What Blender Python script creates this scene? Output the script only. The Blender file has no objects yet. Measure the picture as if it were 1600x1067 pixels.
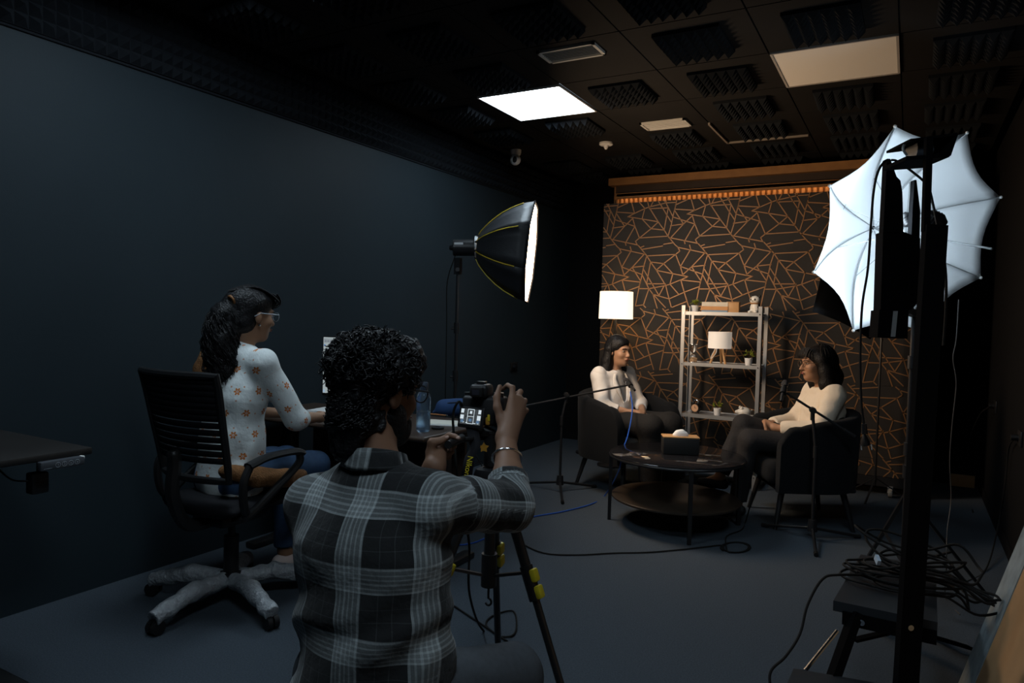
import bpy, math, random
import numpy as np
from mathutils import Matrix, Vector
random.seed(7); rng = np.random.default_rng(7)
SC = bpy.context.scene
COL = SC.collection
PI = math.pi
# ---------------------------------------------------------------- camera
FPX, CX, CY, CAMH = 1110.0, 800.0, 533.5, 1.3
def _basis(yaw, pitch, roll):
    f = np.array([-math.sin(yaw)*math.cos(pitch), math.cos(yaw)*math.cos(pitch), -math.sin(pitch)])
    r = np.array([math.cos(yaw), math.sin(yaw), 0.0]); u = np.cross(r, f)
    return r*math.cos(roll)+u*math.sin(roll), -r*math.sin(roll)+u*math.cos(roll), f
CR, CU, CF = _basis(*[math.radians(a) for a in (29.2, 2.0, 1.55)])
C0 = np.array([0, 0, CAMH])
cam_d = bpy.data.cameras.new('camera'); cam = bpy.data.objects.new('camera', cam_d); COL.objects.link(cam)
cam_d.sensor_width = 36.0; cam_d.lens = FPX/1600*36.0; cam_d.clip_start = 0.05
cam.matrix_world = Matrix(((CR[0], CU[0], -CF[0], 0), (CR[1], CU[1], -CF[1], 0), (CR[2], CU[2], -CF[2], CAMH), (0, 0, 0, 1)))
SC.camera = cam
# ---------------------------------------------------------------- world, exposure
w = bpy.data.worlds.new('world'); SC.world = w; w.use_nodes = True
w.node_tree.nodes['Background'].inputs[0].default_value = (0.02, 0.03, 0.045, 1)
w.node_tree.nodes['Background'].inputs[1].default_value = 0.0
SC.view_settings.view_transform = 'Standard'; SC.view_settings.look = 'None'
SC.view_settings.exposure = 0.0; SC.view_settings.gamma = 1.0
SC.view_settings.use_curve_mapping = False
# strengths of the lamps of the room (used where each lamp is built)
E_CEIL, E_SOFT, E_LED, E_LAMP, E_STRIP, E_SHELFLAMP = 18.0, 32.0, 36.0, 1.5, 7.0, 0.25
COOL = (0.72, 0.88, 1.0); WARM = (1.0, 0.66, 0.40)
# ---------------------------------------------------------------- pixel -> place
def ray(x, y): return CR*(x-CX)/FPX - CU*(y-CY)/FPX + CF
def P(x, y, d): return C0 + d*ray(x, y)
def atz(x, y, z): d = ray(x, y); return C0 + d*(z-CAMH)/d[2]
def aty(x, y, Y): d = ray(x, y); return C0 + d*Y/d[1]
def atx(x, y, X): d = ray(x, y); return C0 + d*X/d[0]
def V(*a): return np.array(a if len(a) > 1 else a[0], float)
def nrm(v): v = np.asarray(v, float); return v/max(1e-9, np.linalg.norm(v))
def rotz(a): c, s = math.cos(a), math.sin(a); return np.array([[c, -s, 0], [s, c, 0], [0, 0, 1.0]])
def rotx(a): c, s = math.cos(a), math.sin(a); return np.array([[1, 0, 0], [0, c, -s], [0, s, c]])
def roty(a): c, s = math.cos(a), math.sin(a); return np.array([[c, 0, s], [0, 1, 0], [-s, 0, c]])
def rotaxis(ax, a): return np.array(Matrix.Rotation(a, 3, Vector(ax)))
def frame(z, up=(0, 0, 1)):
    z = nrm(z); up = V(up)
    if abs(z@up) > .98: up = V(1, 0, 0)
    x = nrm(np.cross(up, z)); return x, np.cross(z, x), z
def spline(pts, n=8):
    p = [V(q) for q in pts]; p = [2*p[0]-p[1]]+p+[2*p[-1]-p[-2]]; out = []
    for i in range(1, len(p)-2):
        for k in range(n):
            t = k/n
            out.append(.5*((2*p[i])+(-p[i-1]+p[i+1])*t+(2*p[i-1]-5*p[i]+4*p[i+1]-p[i+2])*t*t+(-p[i-1]+3*p[i]-3*p[i+1]+p[i+2])*t**3))
    out.append(p[-2]); return out
# ---------------------------------------------------------------- materials
def lin(r, g, b):
    f = lambda c: (c/255/12.92) if c/255 <= .04045 else ((c/255+.055)/1.055)**2.4
    return (f(r), f(g), f(b))
_M = {}
def M(name, col=(.5, .5, .5), rough=.6, metal=0., spec=.4, var=None, bump=None, emis=None, trans=0., alpha=1., sheen=0., ior=1.45, coat=0., sss=0.):
    if name in _M: return _M[name]
    m = bpy.data.materials.new(name); m.use_nodes = True; nt = m.node_tree; b = nt.nodes['Principled BSDF']
    b.inputs['Base Color'].default_value = (*col, 1); b.inputs['Roughness'].default_value = rough
    b.inputs['Metallic'].default_value = metal; b.inputs['Specular IOR Level'].default_value = spec
    b.inputs['IOR'].default_value = ior; b.inputs['Coat Weight'].default_value = coat
    if trans: b.inputs['Transmission Weight'].default_value = trans
    if alpha < 1: b.inputs['Alpha'].default_value = alpha
    if sheen: b.inputs['Sheen Weight'].default_value = sheen
    if sss: b.inputs['Subsurface Weight'].default_value = sss; b.inputs['Subsurface Radius'].default_value = (.012, .006, .003)
    if emis: b.inputs['Emission Color'].default_value = (*emis[0], 1); b.inputs['Emission Strength'].default_value = emis[1]
    if var or bump:
        tc = nt.nodes.new('ShaderNodeTexCoord')
    if var:   # (scale, amount)
        n = nt.nodes.new('ShaderNodeTexNoise'); n.inputs['Scale'].default_value = var[0]; n.inputs['Detail'].default_value = 6
        nt.links.new(tc.outputs['Object'], n.inputs['Vector'])
        mx = nt.nodes.new('ShaderNodeMix'); mx.data_type = 'RGBA'
        mx.inputs[6].default_value = (*[c*(1-var[1]) for c in col], 1); mx.inputs[7].default_value = (*[min(1, c*(1+var[1])) for c in col], 1)
        nt.links.new(n.outputs['Fac'], mx.inputs[0]); nt.links.new(mx.outputs[2], b.inputs['Base Color'])
    if bump:  # (scale, strength)
        n = nt.nodes.new('ShaderNodeTexNoise'); n.inputs['Scale'].default_value = bump[0]; n.inputs['Detail'].default_value = 4
        nt.links.new(tc.outputs['Object'], n.inputs['Vector'])
        bp = nt.nodes.new('ShaderNodeBump'); bp.inputs['Strength'].default_value = bump[1]; bp.inputs['Distance'].default_value = .01
        nt.links.new(n.outputs['Fac'], bp.inputs['Height']); nt.links.new(bp.outputs['Normal'], b.inputs['Normal'])
    _M[name] = m; return m
class XN:      # tiny expression wrapper round math nodes
    def __init__(s, nt, v): s.nt = nt; s.v = v
    def _op(s, op, *o):
        n = s.nt.nodes.new('ShaderNodeMath'); n.operation = op
        for i, q in enumerate((s,)+o):
            q = q.v if isinstance(q, XN) else q
            if isinstance(q, (int, float)): n.inputs[i].default_value = q
            else: s.nt.links.new(q, n.inputs[i])
        return XN(s.nt, n.outputs[0])
    def __add__(s, o): return s._op('ADD', o)
    def __sub__(s, o): return s._op('SUBTRACT', o)
    def __mul__(s, o): return s._op('MULTIPLY', o)
    def lt(s, o): return s._op('LESS_THAN', o)
    def gt(s, o): return s._op('GREATER_THAN', o)
    def fr(s): return s._op('FRACT')
    def fl(s): return s._op('FLOOR')
    def ab(s): return s._op('ABSOLUTE')
    def cos(s): return s._op('COSINE')
    def sin(s): return s._op('SINE')
    def mx(s, o): return s._op('MAXIMUM', o)
    def mn(s, o): return s._op('MINIMUM', o)
    def at2(s, o): return s._op('ARCTAN2', o)
    def sqrt(s): return s._op('SQRT')
def attr_xy(nt, name):
    a = nt.nodes.new('ShaderNodeAttribute'); a.attribute_name = name
    sp = nt.nodes.new('ShaderNodeSeparateXYZ'); nt.links.new(a.outputs['Vector'], sp.inputs[0])
    return [XN(nt, sp.outputs[i]) for i in range(3)]
def mix_to(m, fac, ca, cb, sock='Base Color'):
    nt = m.node_tree; mx = nt.nodes.new('ShaderNodeMix'); mx.data_type = 'RGBA'
    nt.links.new(fac.v, mx.inputs[0])
    for i, c in ((6, ca), (7, cb)):
        if isinstance(c, tuple): mx.inputs[i].default_value = (*c, 1)
        else: nt.links.new(c, mx.inputs[i])
    nt.links.new(mx.outputs[2], nt.nodes['Principled BSDF'].inputs[sock]); return mx.outputs[2]
# ---------------------------------------------------------------- mesh builder
class MB:
    def __init__(s): s.v = []; s.f = []
    def add(s, vs, fs, R=None, o=None):
        k = len(s.v)
        for q in vs:
            q = V(q)
            if R is not None: q = R@q
            if o is not None: q = q+V(o)
            s.v.append(q)
        s.f += [tuple(i+k for i in f) for f in fs]; return s
    def box(s, c, sz, R=None):
        x, y, z = [a/2 for a in sz]
        vs = [(-x, -y, -z), (x, -y, -z), (x, y, -z), (-x, y, -z), (-x, -y, z), (x, -y, z), (x, y, z), (-x, y, z)]
        return s.add(vs, [(0, 3, 2, 1), (4, 5, 6, 7), (0, 1, 5, 4), (1, 2, 6, 5), (2, 3, 7, 6), (3, 0, 4, 7)], R, c)
    def rbox(s, c, sz, b=.005, R=None, n=2):
        x, y, z = [a/2 for a in sz]; b = min(b, x, y, z)*.999; vs = []; idx = {}
        ang = [i*(PI/2)/n for i in range(n+1)]
        # rounded in plan (xy), chamfered rings in z
        ring = []
        for cxs, cys, a0 in ((1, 1, 0), (-1, 1, PI/2), (-1, -1, PI), (1, -1, 1.5*PI)):
            for a in ang: ring.append((cxs*(x-b), cys*(y-b), math.cos(a0+a), math.sin(a0+a)))
        lev = [(-z, -1)]; lev = [(-z+b-b*math.cos(a), math.sin(a)) for a in ang]+[(z-b+b*math.sin(a), math.cos(a)) for a in ang]
        m = len(ring)
        for zz, rr in lev:
            for (px, py, dx, dy) in ring: vs.append((px+b*rr*dx, py+b*rr*dy, zz))
        fs = []
        for i in range(len(lev)-1):
            for j in range(m): fs.append((i*m+j, i*m+(j+1) % m, (i+1)*m+(j+1) % m, (i+1)*m+j))
        fs.append(tuple(range(m))[::-1]); fs.append(tuple((len(lev)-1)*m+j for j in range(m)))
        return s.add(vs, fs, R, c)
    def tube(s, pts, r, n=6, cap=True, closed=False, flat=None):
        pts = [V(p) for p in pts]; m = len(pts)
        rs = [r]*m if np.isscalar(r) else list(r)
        t0 = nrm(pts[1]-pts[0]); x, y, _ = frame(t0); k = len(s.v)
        for i in range(m):
            if closed: t = nrm(pts[(i+1) % m]-pts[i-1])
            else: t = nrm(pts[min(i+1, m-1)]-pts[max(i-1, 0)])
            x = nrm(x-t*(x@t)); y = np.cross(t, x)
            for j in range(n):
                a = 2*PI*j/n; fx, fy = (1, 1) if flat is None else flat
                s.v.append(pts[i]+rs[i]*(x*math.cos(a)*fx+y*math.sin(a)*fy))
        e = m if closed else m-1
        for i in range(e):
            for j in range(n):
                a, b = k+i*n, k+((i+1) % m)*n
                s.f.append((a+j, a+(j+1) % n, b+(j+1) % n, b+j))
        if cap and not closed:
            s.f.append(tuple(k+j for j in range(n))[::-1]); s.f.append(tuple(k+(m-1)*n+j for j in range(n)))
        return s
    def cyl(s, a, b, ra, rb=None, n=14): return s.tube([a, b], [ra, ra if rb is None else rb], n)
    def bar(s, a, b, w, h, up=(0, 0, 1)):
        a, b = V(a), V(b); x, y, z = frame(b-a, up); R = np.stack([x, y, z], 1)
        return s.box((a+b)/2, (w, h, np.linalg.norm(b-a)), R)
    def lathe(s, prof, n=20, R=None, o=None):
        vs = []; fs = []; m = len(prof)
        for (r, z) in prof:
            for j in range(n): a = 2*PI*j/n; vs.append((r*math.cos(a), r*math.sin(a), z))
        for i in range(m-1):
            for j in range(n): fs.append((i*n+j, i*n+(j+1) % n, (i+1)*n+(j+1) % n, (i+1)*n+j))
        if prof[0][0] > 1e-6: fs.append(tuple(range(n))[::-1])
        if prof[-1][0] > 1e-6: fs.append(tuple((m-1)*n+j for j in range(n)))
        return s.add(vs, fs, R, o)
    def sph(s, c, r, n=12, R=None):
        r = (r, r, r) if np.isscalar(r) else r; vs = []; fs = []; h = max(5, n//2+1)
        for i in range(h):
            th = PI*i/(h-1)
            for j in range(n):
                a = 2*PI*j/n; q = max(math.sin(th), 1e-3)
                vs.append((r[0]*q*math.cos(a), r[1]*q*math.sin(a), -r[2]*math.cos(th)))
        for i in range(h-1):
            for j in range(n): fs.append((i*n+j, i*n+(j+1) % n, (i+1)*n+(j+1) % n, (i+1)*n+j))
        return s.add(vs, fs, R, c)
    def prism(s, poly, R, o, h):      # polygon in the local xy plane, extruded along local z by h
        m = len(poly); vs = [(x, y, 0) for x, y in poly]+[(x, y, h) for x, y in poly]
        fs = [tuple(range(m))[::-1], tuple(range(m, 2*m))]+[(j, (j+1) % m, m+(j+1) % m, m+j) for j in range(m)]
        return s.add(vs, fs, R, o)
    def solid(s, pts, off):           # 3D polygon extruded by a vector
        m = len(pts); pts = [V(p) for p in pts]; off = V(off)
        return s.add(pts+[p+off for p in pts], [tuple(range(m))[::-1], tuple(range(m, 2*m))]+[(j, (j+1) % m, m+(j+1) % m, m+j) for j in range(m)])
    def grid(s, g, thick=None):       # g[i][j] points, open sheet or with thickness vector field
        a, b = len(g), len(g[0]); k = len(s.v); s.v += [V(p) for row in g for p in row]
        s.f += [(k+i*b+j, k+i*b+j+1, k+(i+1)*b+j+1, k+(i+1)*b+j) for i in range(a-1) for j in range(b-1)]
        return s
    def shell(s, g, off):             # sheet with thickness: second side g+off (off const vec or same-shape list)
        a, b = len(g), len(g[0])
        g2 = [[V(g[i][j])+(V(off[i][j]) if isinstance(off, list) else V(off)) for j in range(b)] for i in range(a)]
        k = len(s.v); n = a*b; s.v += [V(p) for row in g for p in row]+[p for row in g2 for p in row]
        I = lambda i, j, q=0: k+q*n+i*b+j
        for i in range(a-1):
            for j in range(b-1):
                s.f.append((I(i, j), I(i, j+1), I(i+1, j+1), I(i+1, j))); s.f.append((I(i, j, 1), I(i+1, j, 1), I(i+1, j+1, 1), I(i, j+1, 1)))
        for i in range(a-1):
            s.f.append((I(i, 0), I(i+1, 0), I(i+1, 0, 1), I(i, 0, 1))); s.f.append((I(i+1, b-1), I(i, b-1), I(i, b-1, 1), I(i+1, b-1, 1)))
        for j in range(b-1):
            s.f.append((I(0, j+1), I(0, j), I(0, j, 1), I(0, j+1, 1))); s.f.append((I(a-1, j), I(a-1, j+1), I(a-1, j+1, 1), I(a-1, j, 1)))
        return s
    def build(s, name, mat, parent=None, smooth=True, ang=38, world=False, kind=None, attr=None):
        vs = np.array(s.v, float)
        if world and parent is not None:
            L = np.array(parent.location); a = parent.rotation_euler.z; vs = (vs-L)@rotz(a)
        return obj_from(name, vs, s.f, mat, parent, smooth, ang, kind, attr)
def obj_from(name, vs, fs, mat, parent=None, smooth=True, ang=38, kind=None, attr=None):
    me = bpy.data.meshes.new(name)
    me.from_pydata(np.asarray(vs).tolist(), [], fs if isinstance(fs, list) else fs.tolist())
    me.validate(); 
    if smooth:
        me.shade_smooth()
        if ang: me.set_sharp_from_angle(angle=math.radians(ang))
    for an, av in (attr or {}).items():
        if len(av) == len(me.vertices):
            at = me.attributes.new(an, 'FLOAT_VECTOR', 'POINT'); at.data.foreach_set('vector', np.asarray(av, np.float32).ravel())
    me.materials.append(mat)
    o = bpy.data.objects.new(name, me); COL.objects.link(o)
    if parent is not None: o.parent = parent
    if kind: o['kind'] = kind
    return o
def tag(o, label, cat, group=None):
    o['label'] = label; o['category'] = cat
    if group: o['group'] = group
    return o
def thing(name, label, cat, loc=(0, 0, 0), rz=0., group=None):
    o = bpy.data.objects.new(name, None); COL.objects.link(o); o.empty_display_size = .1
    o.location = [float(a) for a in loc]; o.rotation_euler = (0, 0, rz)
    return tag(o, label, cat, group)
def struct(o): o['kind'] = 'structure'; return o
def inst(o, parent, loc=None, rot=None, scale=None):
    c = o.copy(); COL.objects.link(c); c.parent = parent
    if loc is not None: c.location = loc
    if rot is not None: c.rotation_euler = rot
    if scale is not None: c.scale = scale
    return c
# ---------------------------------------------------------------- SDF bodies
class Sdf:
    def __init__(s): s.p = []; s.disp = None; s.lo = V(9, 9, 9); s.hi = -s.lo
    def _bb(s, c, r): s.lo = np.minimum(s.lo, V(c)-r); s.hi = np.maximum(s.hi, V(c)+r)
    def cap(s, a, b, ra, rb=None, k=.015, op=0):
        a, b = V(a), V(b); rb = ra if rb is None else rb
        if not op: s._bb(a, ra); s._bb(b, rb)
        c = (a+b)/2; R = np.linalg.norm(b-a)/2+max(ra, rb)
        ba = b-a; L = max(ba@ba, 1e-12)
        def f(p):
            q = p-a; t = np.clip((q@ba)/L, 0, 1); q = q-t[:, None]*ba
            return np.sqrt((q*q).sum(1))-(ra+(rb-ra)*t)
        s.p.append((f, c, R, k, op)); return s
    def chain(s, pts, rs, k=.012):
        for i in range(len(pts)-1): s.cap(pts[i], pts[i+1], rs[i], rs[i+1], k)
        return s
    def ell(s, c, r, R=None, k=.015, op=0):
        c, r = V(c), V(r)
        if not op: s._bb(c, max(r))
        def f(p):
            q = p-c
            if R is not None: q = q@R
            k0 = np.sqrt(((q/r)**2).sum(1)); k1 = np.sqrt(((q/(r*r))**2).sum(1))
            return k0*(k0-1)/np.maximum(k1, 1e-9)
        s.p.append((f, c, max(r), k, op)); return s
    def ecap(s, a, b, A, B, side, k=.03):
        a, b = V(a), V(b); ba = b-a; L = max(ba@ba, 1e-12); n = nrm(ba); sd = V(side); sd = nrm(sd-n*(sd@n)); fr = np.cross(n, sd)
        mr = max(A+B); s._bb(a, mr); s._bb(b, mr); c = (a+b)/2; R = np.linalg.norm(ba)/2+mr
        def f(p):
            q = p-a; t = np.clip((q@ba)/L, 0, 1); q = q-t[:, None]*ba
            w = A[0]+(B[0]-A[0])*t; d = A[1]+(B[1]-A[1])*t
            return (np.sqrt(((q@sd)/w)**2+((q@fr)/d)**2+((q@n)/np.minimum(w, d))**2)-1)*np.minimum(w, d)
        s.p.append((f, c, R, k, 0)); return s
    def cut(s, pt, n, R=.2):
        pt, n = V(pt), nrm(n)
        s.p.append((lambda p: (p-pt)@n, pt, R, 0, 2)); return s
    def __call__(s, p, disp=True):
        d = np.full(len(p), 1.0)
        for f, c, R, k, op in s.p:
            q = p-c; m = (q*q).sum(1) < (R+.12)**2 if op != 2 else (q*q).sum(1) < R*R
            i = np.nonzero(m)[0]
            if not len(i): continue
            g = f(p[i]); e = d[i]
            if op == 0: h = np.maximum(k-np.abs(e-g), 0)/max(k, 1e-6); d[i] = np.minimum(e, g)-h*h*k*.25
            elif op == 1: g = -g; h = np.maximum(k-np.abs(e-g), 0)/max(k, 1e-6); d[i] = np.maximum(e, g)+h*h*k*.25
            else: d[i] = np.maximum(e, g)
        if disp and s.disp is not None:
            i = np.nonzero(np.abs(d) < .05)[0]
            if len(i): d[i] += s.disp(p[i])
        return d
    def mesh(s, h=.006):
        lo = s.lo-4*h-.015; B = 8; nb = np.ceil((s.hi+.015+4*h-lo)/(B*h)).astype(int)
        bi = np.stack(np.meshgrid(*[np.arange(n) for n in nb], indexing='ij'), -1).reshape(-1, 3)
        d = s(lo+(bi+.5)*B*h, False); bi = bi[np.abs(d) < B*h*.87*1.30+.012]
        cc = np.stack(np.meshgrid(*[np.arange(B)]*3, indexing='ij'), -1).reshape(-1, 3)
        cell = (bi[:, None]*B+cc[None]).reshape(-1, 3); N = nb*B+2
        key = lambda c: (c[:, 0]*N[1]+c[:, 1])*N[2]+c[:, 2]
        off = np.array([(i, j, k) for i in (0, 1) for j in (0, 1) for k in (0, 1)])
        ck = np.stack([key(cell+o) for o in off], 1)
        uk, inv = np.unique(ck.ravel(), return_inverse=True)
        co = np.stack([uk//(N[1]*N[2]), (uk//N[2]) % N[1], uk % N[2]], 1)
        val = s(lo+co*h)[inv].reshape(-1, 8)
        sg = val < 0; act = sg.any(1) & ~sg.all(1)
        cell, val, sg = cell[act], val[act], sg[act]
        acc = np.zeros((len(cell), 3)); cnt = np.zeros(len(cell))
        E = [(a, b) for a in range(8) for b in range(a+1, 8) if np.abs(off[a]-off[b]).sum() == 1]
        for a, b in E:
            m = sg[:, a] != sg[:, b]; va, vb = val[m, a], val[m, b]; t = va/(va-vb)
            acc[m] += off[a]+t[:, None]*(off[b]-off[a]); cnt[m] += 1
        vs = lo+(cell+acc/cnt[:, None])*h
        k = key(cell); order = np.argsort(k); ks = k[order]
        def look(c):
            q = key(c); i = np.clip(np.searchsorted(ks, q), 0, len(ks)-1); return np.where(ks[i] == q, order[i], -1)
        F = []
        for ax in range(3):
            o2 = [0, 0, 0]; o2[ax] = 1; b = [i for i in range(8) if tuple(off[i]) == tuple(o2)][0]
            m = sg[:, 0] != sg[:, b]; c = cell[m]; flip = sg[m, 0]
            e1 = np.zeros(3, int); e2 = np.zeros(3, int); e1[(ax+1) % 3] = 1; e2[(ax+2) % 3] = 1
            q = np.stack([look(c), look(c-e1), look(c-e1-e2), look(c-e2)], 1); ok = (q >= 0).all(1); q, flip = q[ok], flip[ok]
            q[~flip] = q[~flip][:, ::-1]; F.append(q)
        return vs, np.concatenate(F)
    def build(s, name, mat, parent, h=.006, attr=None, relax=1):
        vs, F = s.mesh(h)
        for _ in range(relax):      # one light smoothing pass over the net
            ia = F[:, [0, 1, 2, 3, 1, 2, 3, 0]].ravel(); ib = F[:, [1, 2, 3, 0, 0, 1, 2, 3]].ravel(); n = len(vs)
            cn = np.maximum(np.bincount(ia, minlength=n), 1)
            vs = vs*.5+.5*np.stack([np.bincount(ia, vs[ib, c], n) for c in range(3)], 1)/cn[:, None]
        return obj_from(name, vs, F, mat, parent, True, None, None, {k: f(vs) for k, f in (attr or {}).items()})
def wrinkle(seed, amp, freq=18, dirs=3):
    r = np.random.default_rng(seed); D = [(nrm(r.normal(size=3)), nrm(r.normal(size=3)), r.uniform(0, 6), r.uniform(.7, 1.4)) for _ in range(dirs)]
    def f(p):
        q = 0
        for a, b, ph, s in D: q = q+np.sin(freq*s*(p@a)+1.7*np.sin(freq*.45*(p@b)+ph)+ph)
        return amp*q/dirs
    return f
# ================================================================ THE SETTING
XL, XR, YB, YF, ZC = -3.22, 0.55, 6.98, -1.6, 2.72
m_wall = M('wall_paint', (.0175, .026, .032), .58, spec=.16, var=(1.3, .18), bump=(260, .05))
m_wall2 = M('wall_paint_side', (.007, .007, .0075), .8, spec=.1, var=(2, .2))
m_carpet = M('carpet', (.064, .079, .097), .97, spec=.05, var=(160, .45), bump=(420, .6))
m_ceil = M('ceiling_paint', (.0105, .0100, .0100), .85, spec=.15, var=(3, .25))
m_foam = M('foam', (.013, .015, .018), .95, spec=.05, bump=(300, .3))
m_blk = M('black_plastic', (.012, .012, .013), .42, spec=.4)
m_blkm = M('black_metal', (.012, .012, .013), .35, metal=.0, spec=.55)
m_blkf = M('black_fabric', (.012, .012, .014), .9, spec=.1, bump=(500, .2))
m_chrome = M('chrome', (.75, .76, .78), .18, metal=1.)
m_steel = M('galvanised_steel', (.40, .41, .42), .42, metal=.7, var=(14, .15))
m_white = M('white_plastic', (.72, .71, .69), .45)
m_paper = M('paper', (.80, .80, .80), .7)
m_rub = M('rubber', (.01, .01, .01), .8, spec=.2)
m_wood = M('light_wood', (.50, .28, .12), .5, var=(9, .25))
m_woodd = M('stained_wood', (.30, .145, .05), .5, var=(11, .3), bump=(60, .1))
m_gold = M('copper_line', (.29, .145, .060), .45, metal=.3, spec=.5)
m_yel = M('yellow_plastic', (.50, .42, .02), .45)
floor = struct(MB().box(((XL+XR)/2, (YB+YF)/2, -.05), (XR-XL+.4, YB-YF+.4, .1)).build('floor', m_carpet, smooth=False))
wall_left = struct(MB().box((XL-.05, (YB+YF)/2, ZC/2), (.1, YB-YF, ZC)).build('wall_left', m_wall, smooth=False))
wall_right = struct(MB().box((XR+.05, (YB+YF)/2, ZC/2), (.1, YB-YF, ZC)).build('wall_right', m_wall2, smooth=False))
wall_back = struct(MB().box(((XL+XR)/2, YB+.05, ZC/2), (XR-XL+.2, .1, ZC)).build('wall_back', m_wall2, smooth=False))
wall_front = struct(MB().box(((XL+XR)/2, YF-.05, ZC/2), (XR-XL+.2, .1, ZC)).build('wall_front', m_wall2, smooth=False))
ceiling = struct(MB().box(((XL+XR)/2, (YB+YF)/2, ZC+.09), (XR-XL+.2, YB-YF+.2, .1)).build('ceiling', m_ceil, smooth=False))
b = struct(MB().box(((XL+XR)/2, YB-.007, .045), (XR-XL, .014, .09)).build('baseboard_back', m_wall2, smooth=False))
b = struct(MB().box((XR-.006, (YB+YF)/2, .04), (.012, YB-YF, .08)).build('baseboard_right', m_wall2, smooth=False))
# ceiling tiles, foam tiles hung below them
GX = [-3.125, -2.52, -1.915, -1.31, -.705, -.10]; GY0, PX, PY = 3.94, .605, .60
tile_me = None; foam_me = None
def pyramid_tile(nx, ny, px, py, base, hgt):
    mb = MB(); mb.box((nx*px/2, ny*py/2, base/2), (nx*px, ny*py, base))
    for i in range(nx):
        for j in range(ny):
            e = .0015; x0, y0, x1, y1 = i*px+e, j*py+e, (i+1)*px-e, (j+1)*py-e
            mb.add([(x0, y0, base), (x1, y0, base), (x1, y1, base), (x0, y1, base), ((x0+x1)/2, (y0+y1)/2, base+hgt)], [(0, 1, 4), (1, 2, 4), (2, 3, 4), (3, 0, 4)])
    return mb
LIGHTS = {(1, 0), (4, 0), (1, -4), (4, -6)}; VENTS = {(2, -1), (2, 1), (0, 2), (1, 2)}
first_t = first_f = None
for i, gx in enumerate(GX):
    for j in range(-9, 6):
        y0 = GY0+j*PY
        if (i, j) in LIGHTS: continue
        if y0+PY > YB+.2: continue
        cxm, cym = gx+PX/2, y0+PY/2
        yd = min(PY, YB-y0)
        if first_t is None:
            first_t = MB().box((0, 0, .010), (PX-.008, PY-.008, .02)).build('ceiling_tile', m_ceil, ceiling, smooth=False); first_t.location = (cxm, cym, ZC)
        else: inst(first_t, ceiling, (cxm, y0+yd/2, ZC), scale=(1, yd/PY, 1))
        if (i, j) in VENTS or yd < PY-.01: continue
        if j < -7: continue
        if first_f is None:
            mb = pyramid_tile(6, 7, .055, .052, .018, .038)
            mb.v = [V(q[0]-.165, -(q[1]-.182), -q[2]) for q in mb.v]
            first_f = mb.build('foam_tile', m_foam, ceiling, smooth=False); first_f.location = (cxm, cym, ZC)
        else: inst(first_f, ceiling, (cxm+random.uniform(-.012, .012), cym+random.uniform(-.015, .015), ZC), (0, 0, random.uniform(-.02, .02)))
# exposed grid bar round one open cell
mb = MB().bar((-1.31, 5.14, ZC-.004), (-1.31, 5.74, ZC-.004), .014, .02).bar((-1.31, 5.74, ZC-.004), (-.72, 5.74, ZC-.004), .014, .02)
mb.build('grid_bar', M('grid_metal', (.30, .26, .22), .4, metal=.3), ceiling, smooth=False)
# foam band along the top of the left wall
ft = None; TW = 8*.0545
for k in range(-6, 14):
    y0 = 1.923+k*TW
    if y0+TW > YB: break
    if ft is None:
        mb = pyramid_tile(8, 5, .0545, .0575, .016, .034)
        mb.v = [V(q[2], q[0], q[1]) for q in mb.v]
        ft = mb.build('foam_tile', m_foam, wall_left, smooth=False); ft.location = (XL, y0, 2.425)
    else: inst(ft, wall_left, (XL, y0, 2.425+random.uniform(-.002, .002)))
MB().box((XL+.004, (YB+YF)/2, 2.417), (.012, YB-YF, .010)).build('foam_edge_strip', m_foam, wall_left, smooth=False)
# ---------------------------------------------------------------- ceiling lights
def ceiling_light(gx, j, label, em):
    t = thing('ceiling_light', label, 'ceiling light', (gx+PX/2, GY0+j*PY+PY/2, ZC-.006), 0, 'ceiling light panels')
    mb = MB(); s = .2925
    for sx, sy, lx, ly in ((0, 1, .585, .012), (0, -1, .585, .012), (1, 0, .012, .585), (-1, 0, .012, .585)):
        mb.box((sx*s, sy*s, .004), (lx, ly, .014))
    mb.build('frame', M('lamp_frame', (.35, .33, .31), .4), t, smooth=False)
    MB().box((0, 0, .004), (.574, .574, .008)).build('diffuser', em, t, smooth=False)
    return t
m_on = M('diffuser_lit', (.9, .9, .9), .6, emis=(COOL, E_CEIL)); m_off = M('diffuser_unlit', (.80, .76, .70), .55)
ceiling_light(GX[1], 0, 'lit square ceiling panel glowing cold white', m_on)
ceiling_light(GX[4], 0, 'unlit beige square ceiling panel above the umbrella', m_off)
ceiling_light(GX[1], -4, 'lit square ceiling panel over the empty left desk', m_on)
ceiling_light(GX[4], -6, 'lit square ceiling panel right above the kneeling person', m_on)
def vent(x0, x1, y0, y1, label):
    t = thing('air_vent', label, 'air vent', ((x0+x1)/2, (y0+y1)/2, ZC-.007), 0, 'ceiling air vents')
    w, d = x1-x0, y1-y0; mb = MB()
    for sx, sy, lx, ly in ((0, 1, w, .016), (0, -1, w, .016), (1, 0, .016, d), (-1, 0, .016, d)):
        mb.box((sx*(w/2-.008), sy*(d/2-.008), 0), (lx, ly, .014))
    mv = M('vent_paint', (.48, .47, .44), .5)
    mb.build('frame', mv, t, smooth=False)
    MB().box((0, 0, .005), (w-.02, d-.02, .003)).build('backing', m_blk, t, smooth=False)
    first = None
    for k in range(7):
        y = -d/2+.026+k*(d-.052)/6
        if first is None: first = MB().box((0, 0, 0), (w-.03, .013, .004), rotx(.5)).build('slat', mv, t, smooth=False); first.location = (0, y, 0)
        else: inst(first, t, (0, y, 0))
vent(-1.80, -1.47, 3.40, 3.575, 'pale ceiling air vent beside the lit panel')
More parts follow.
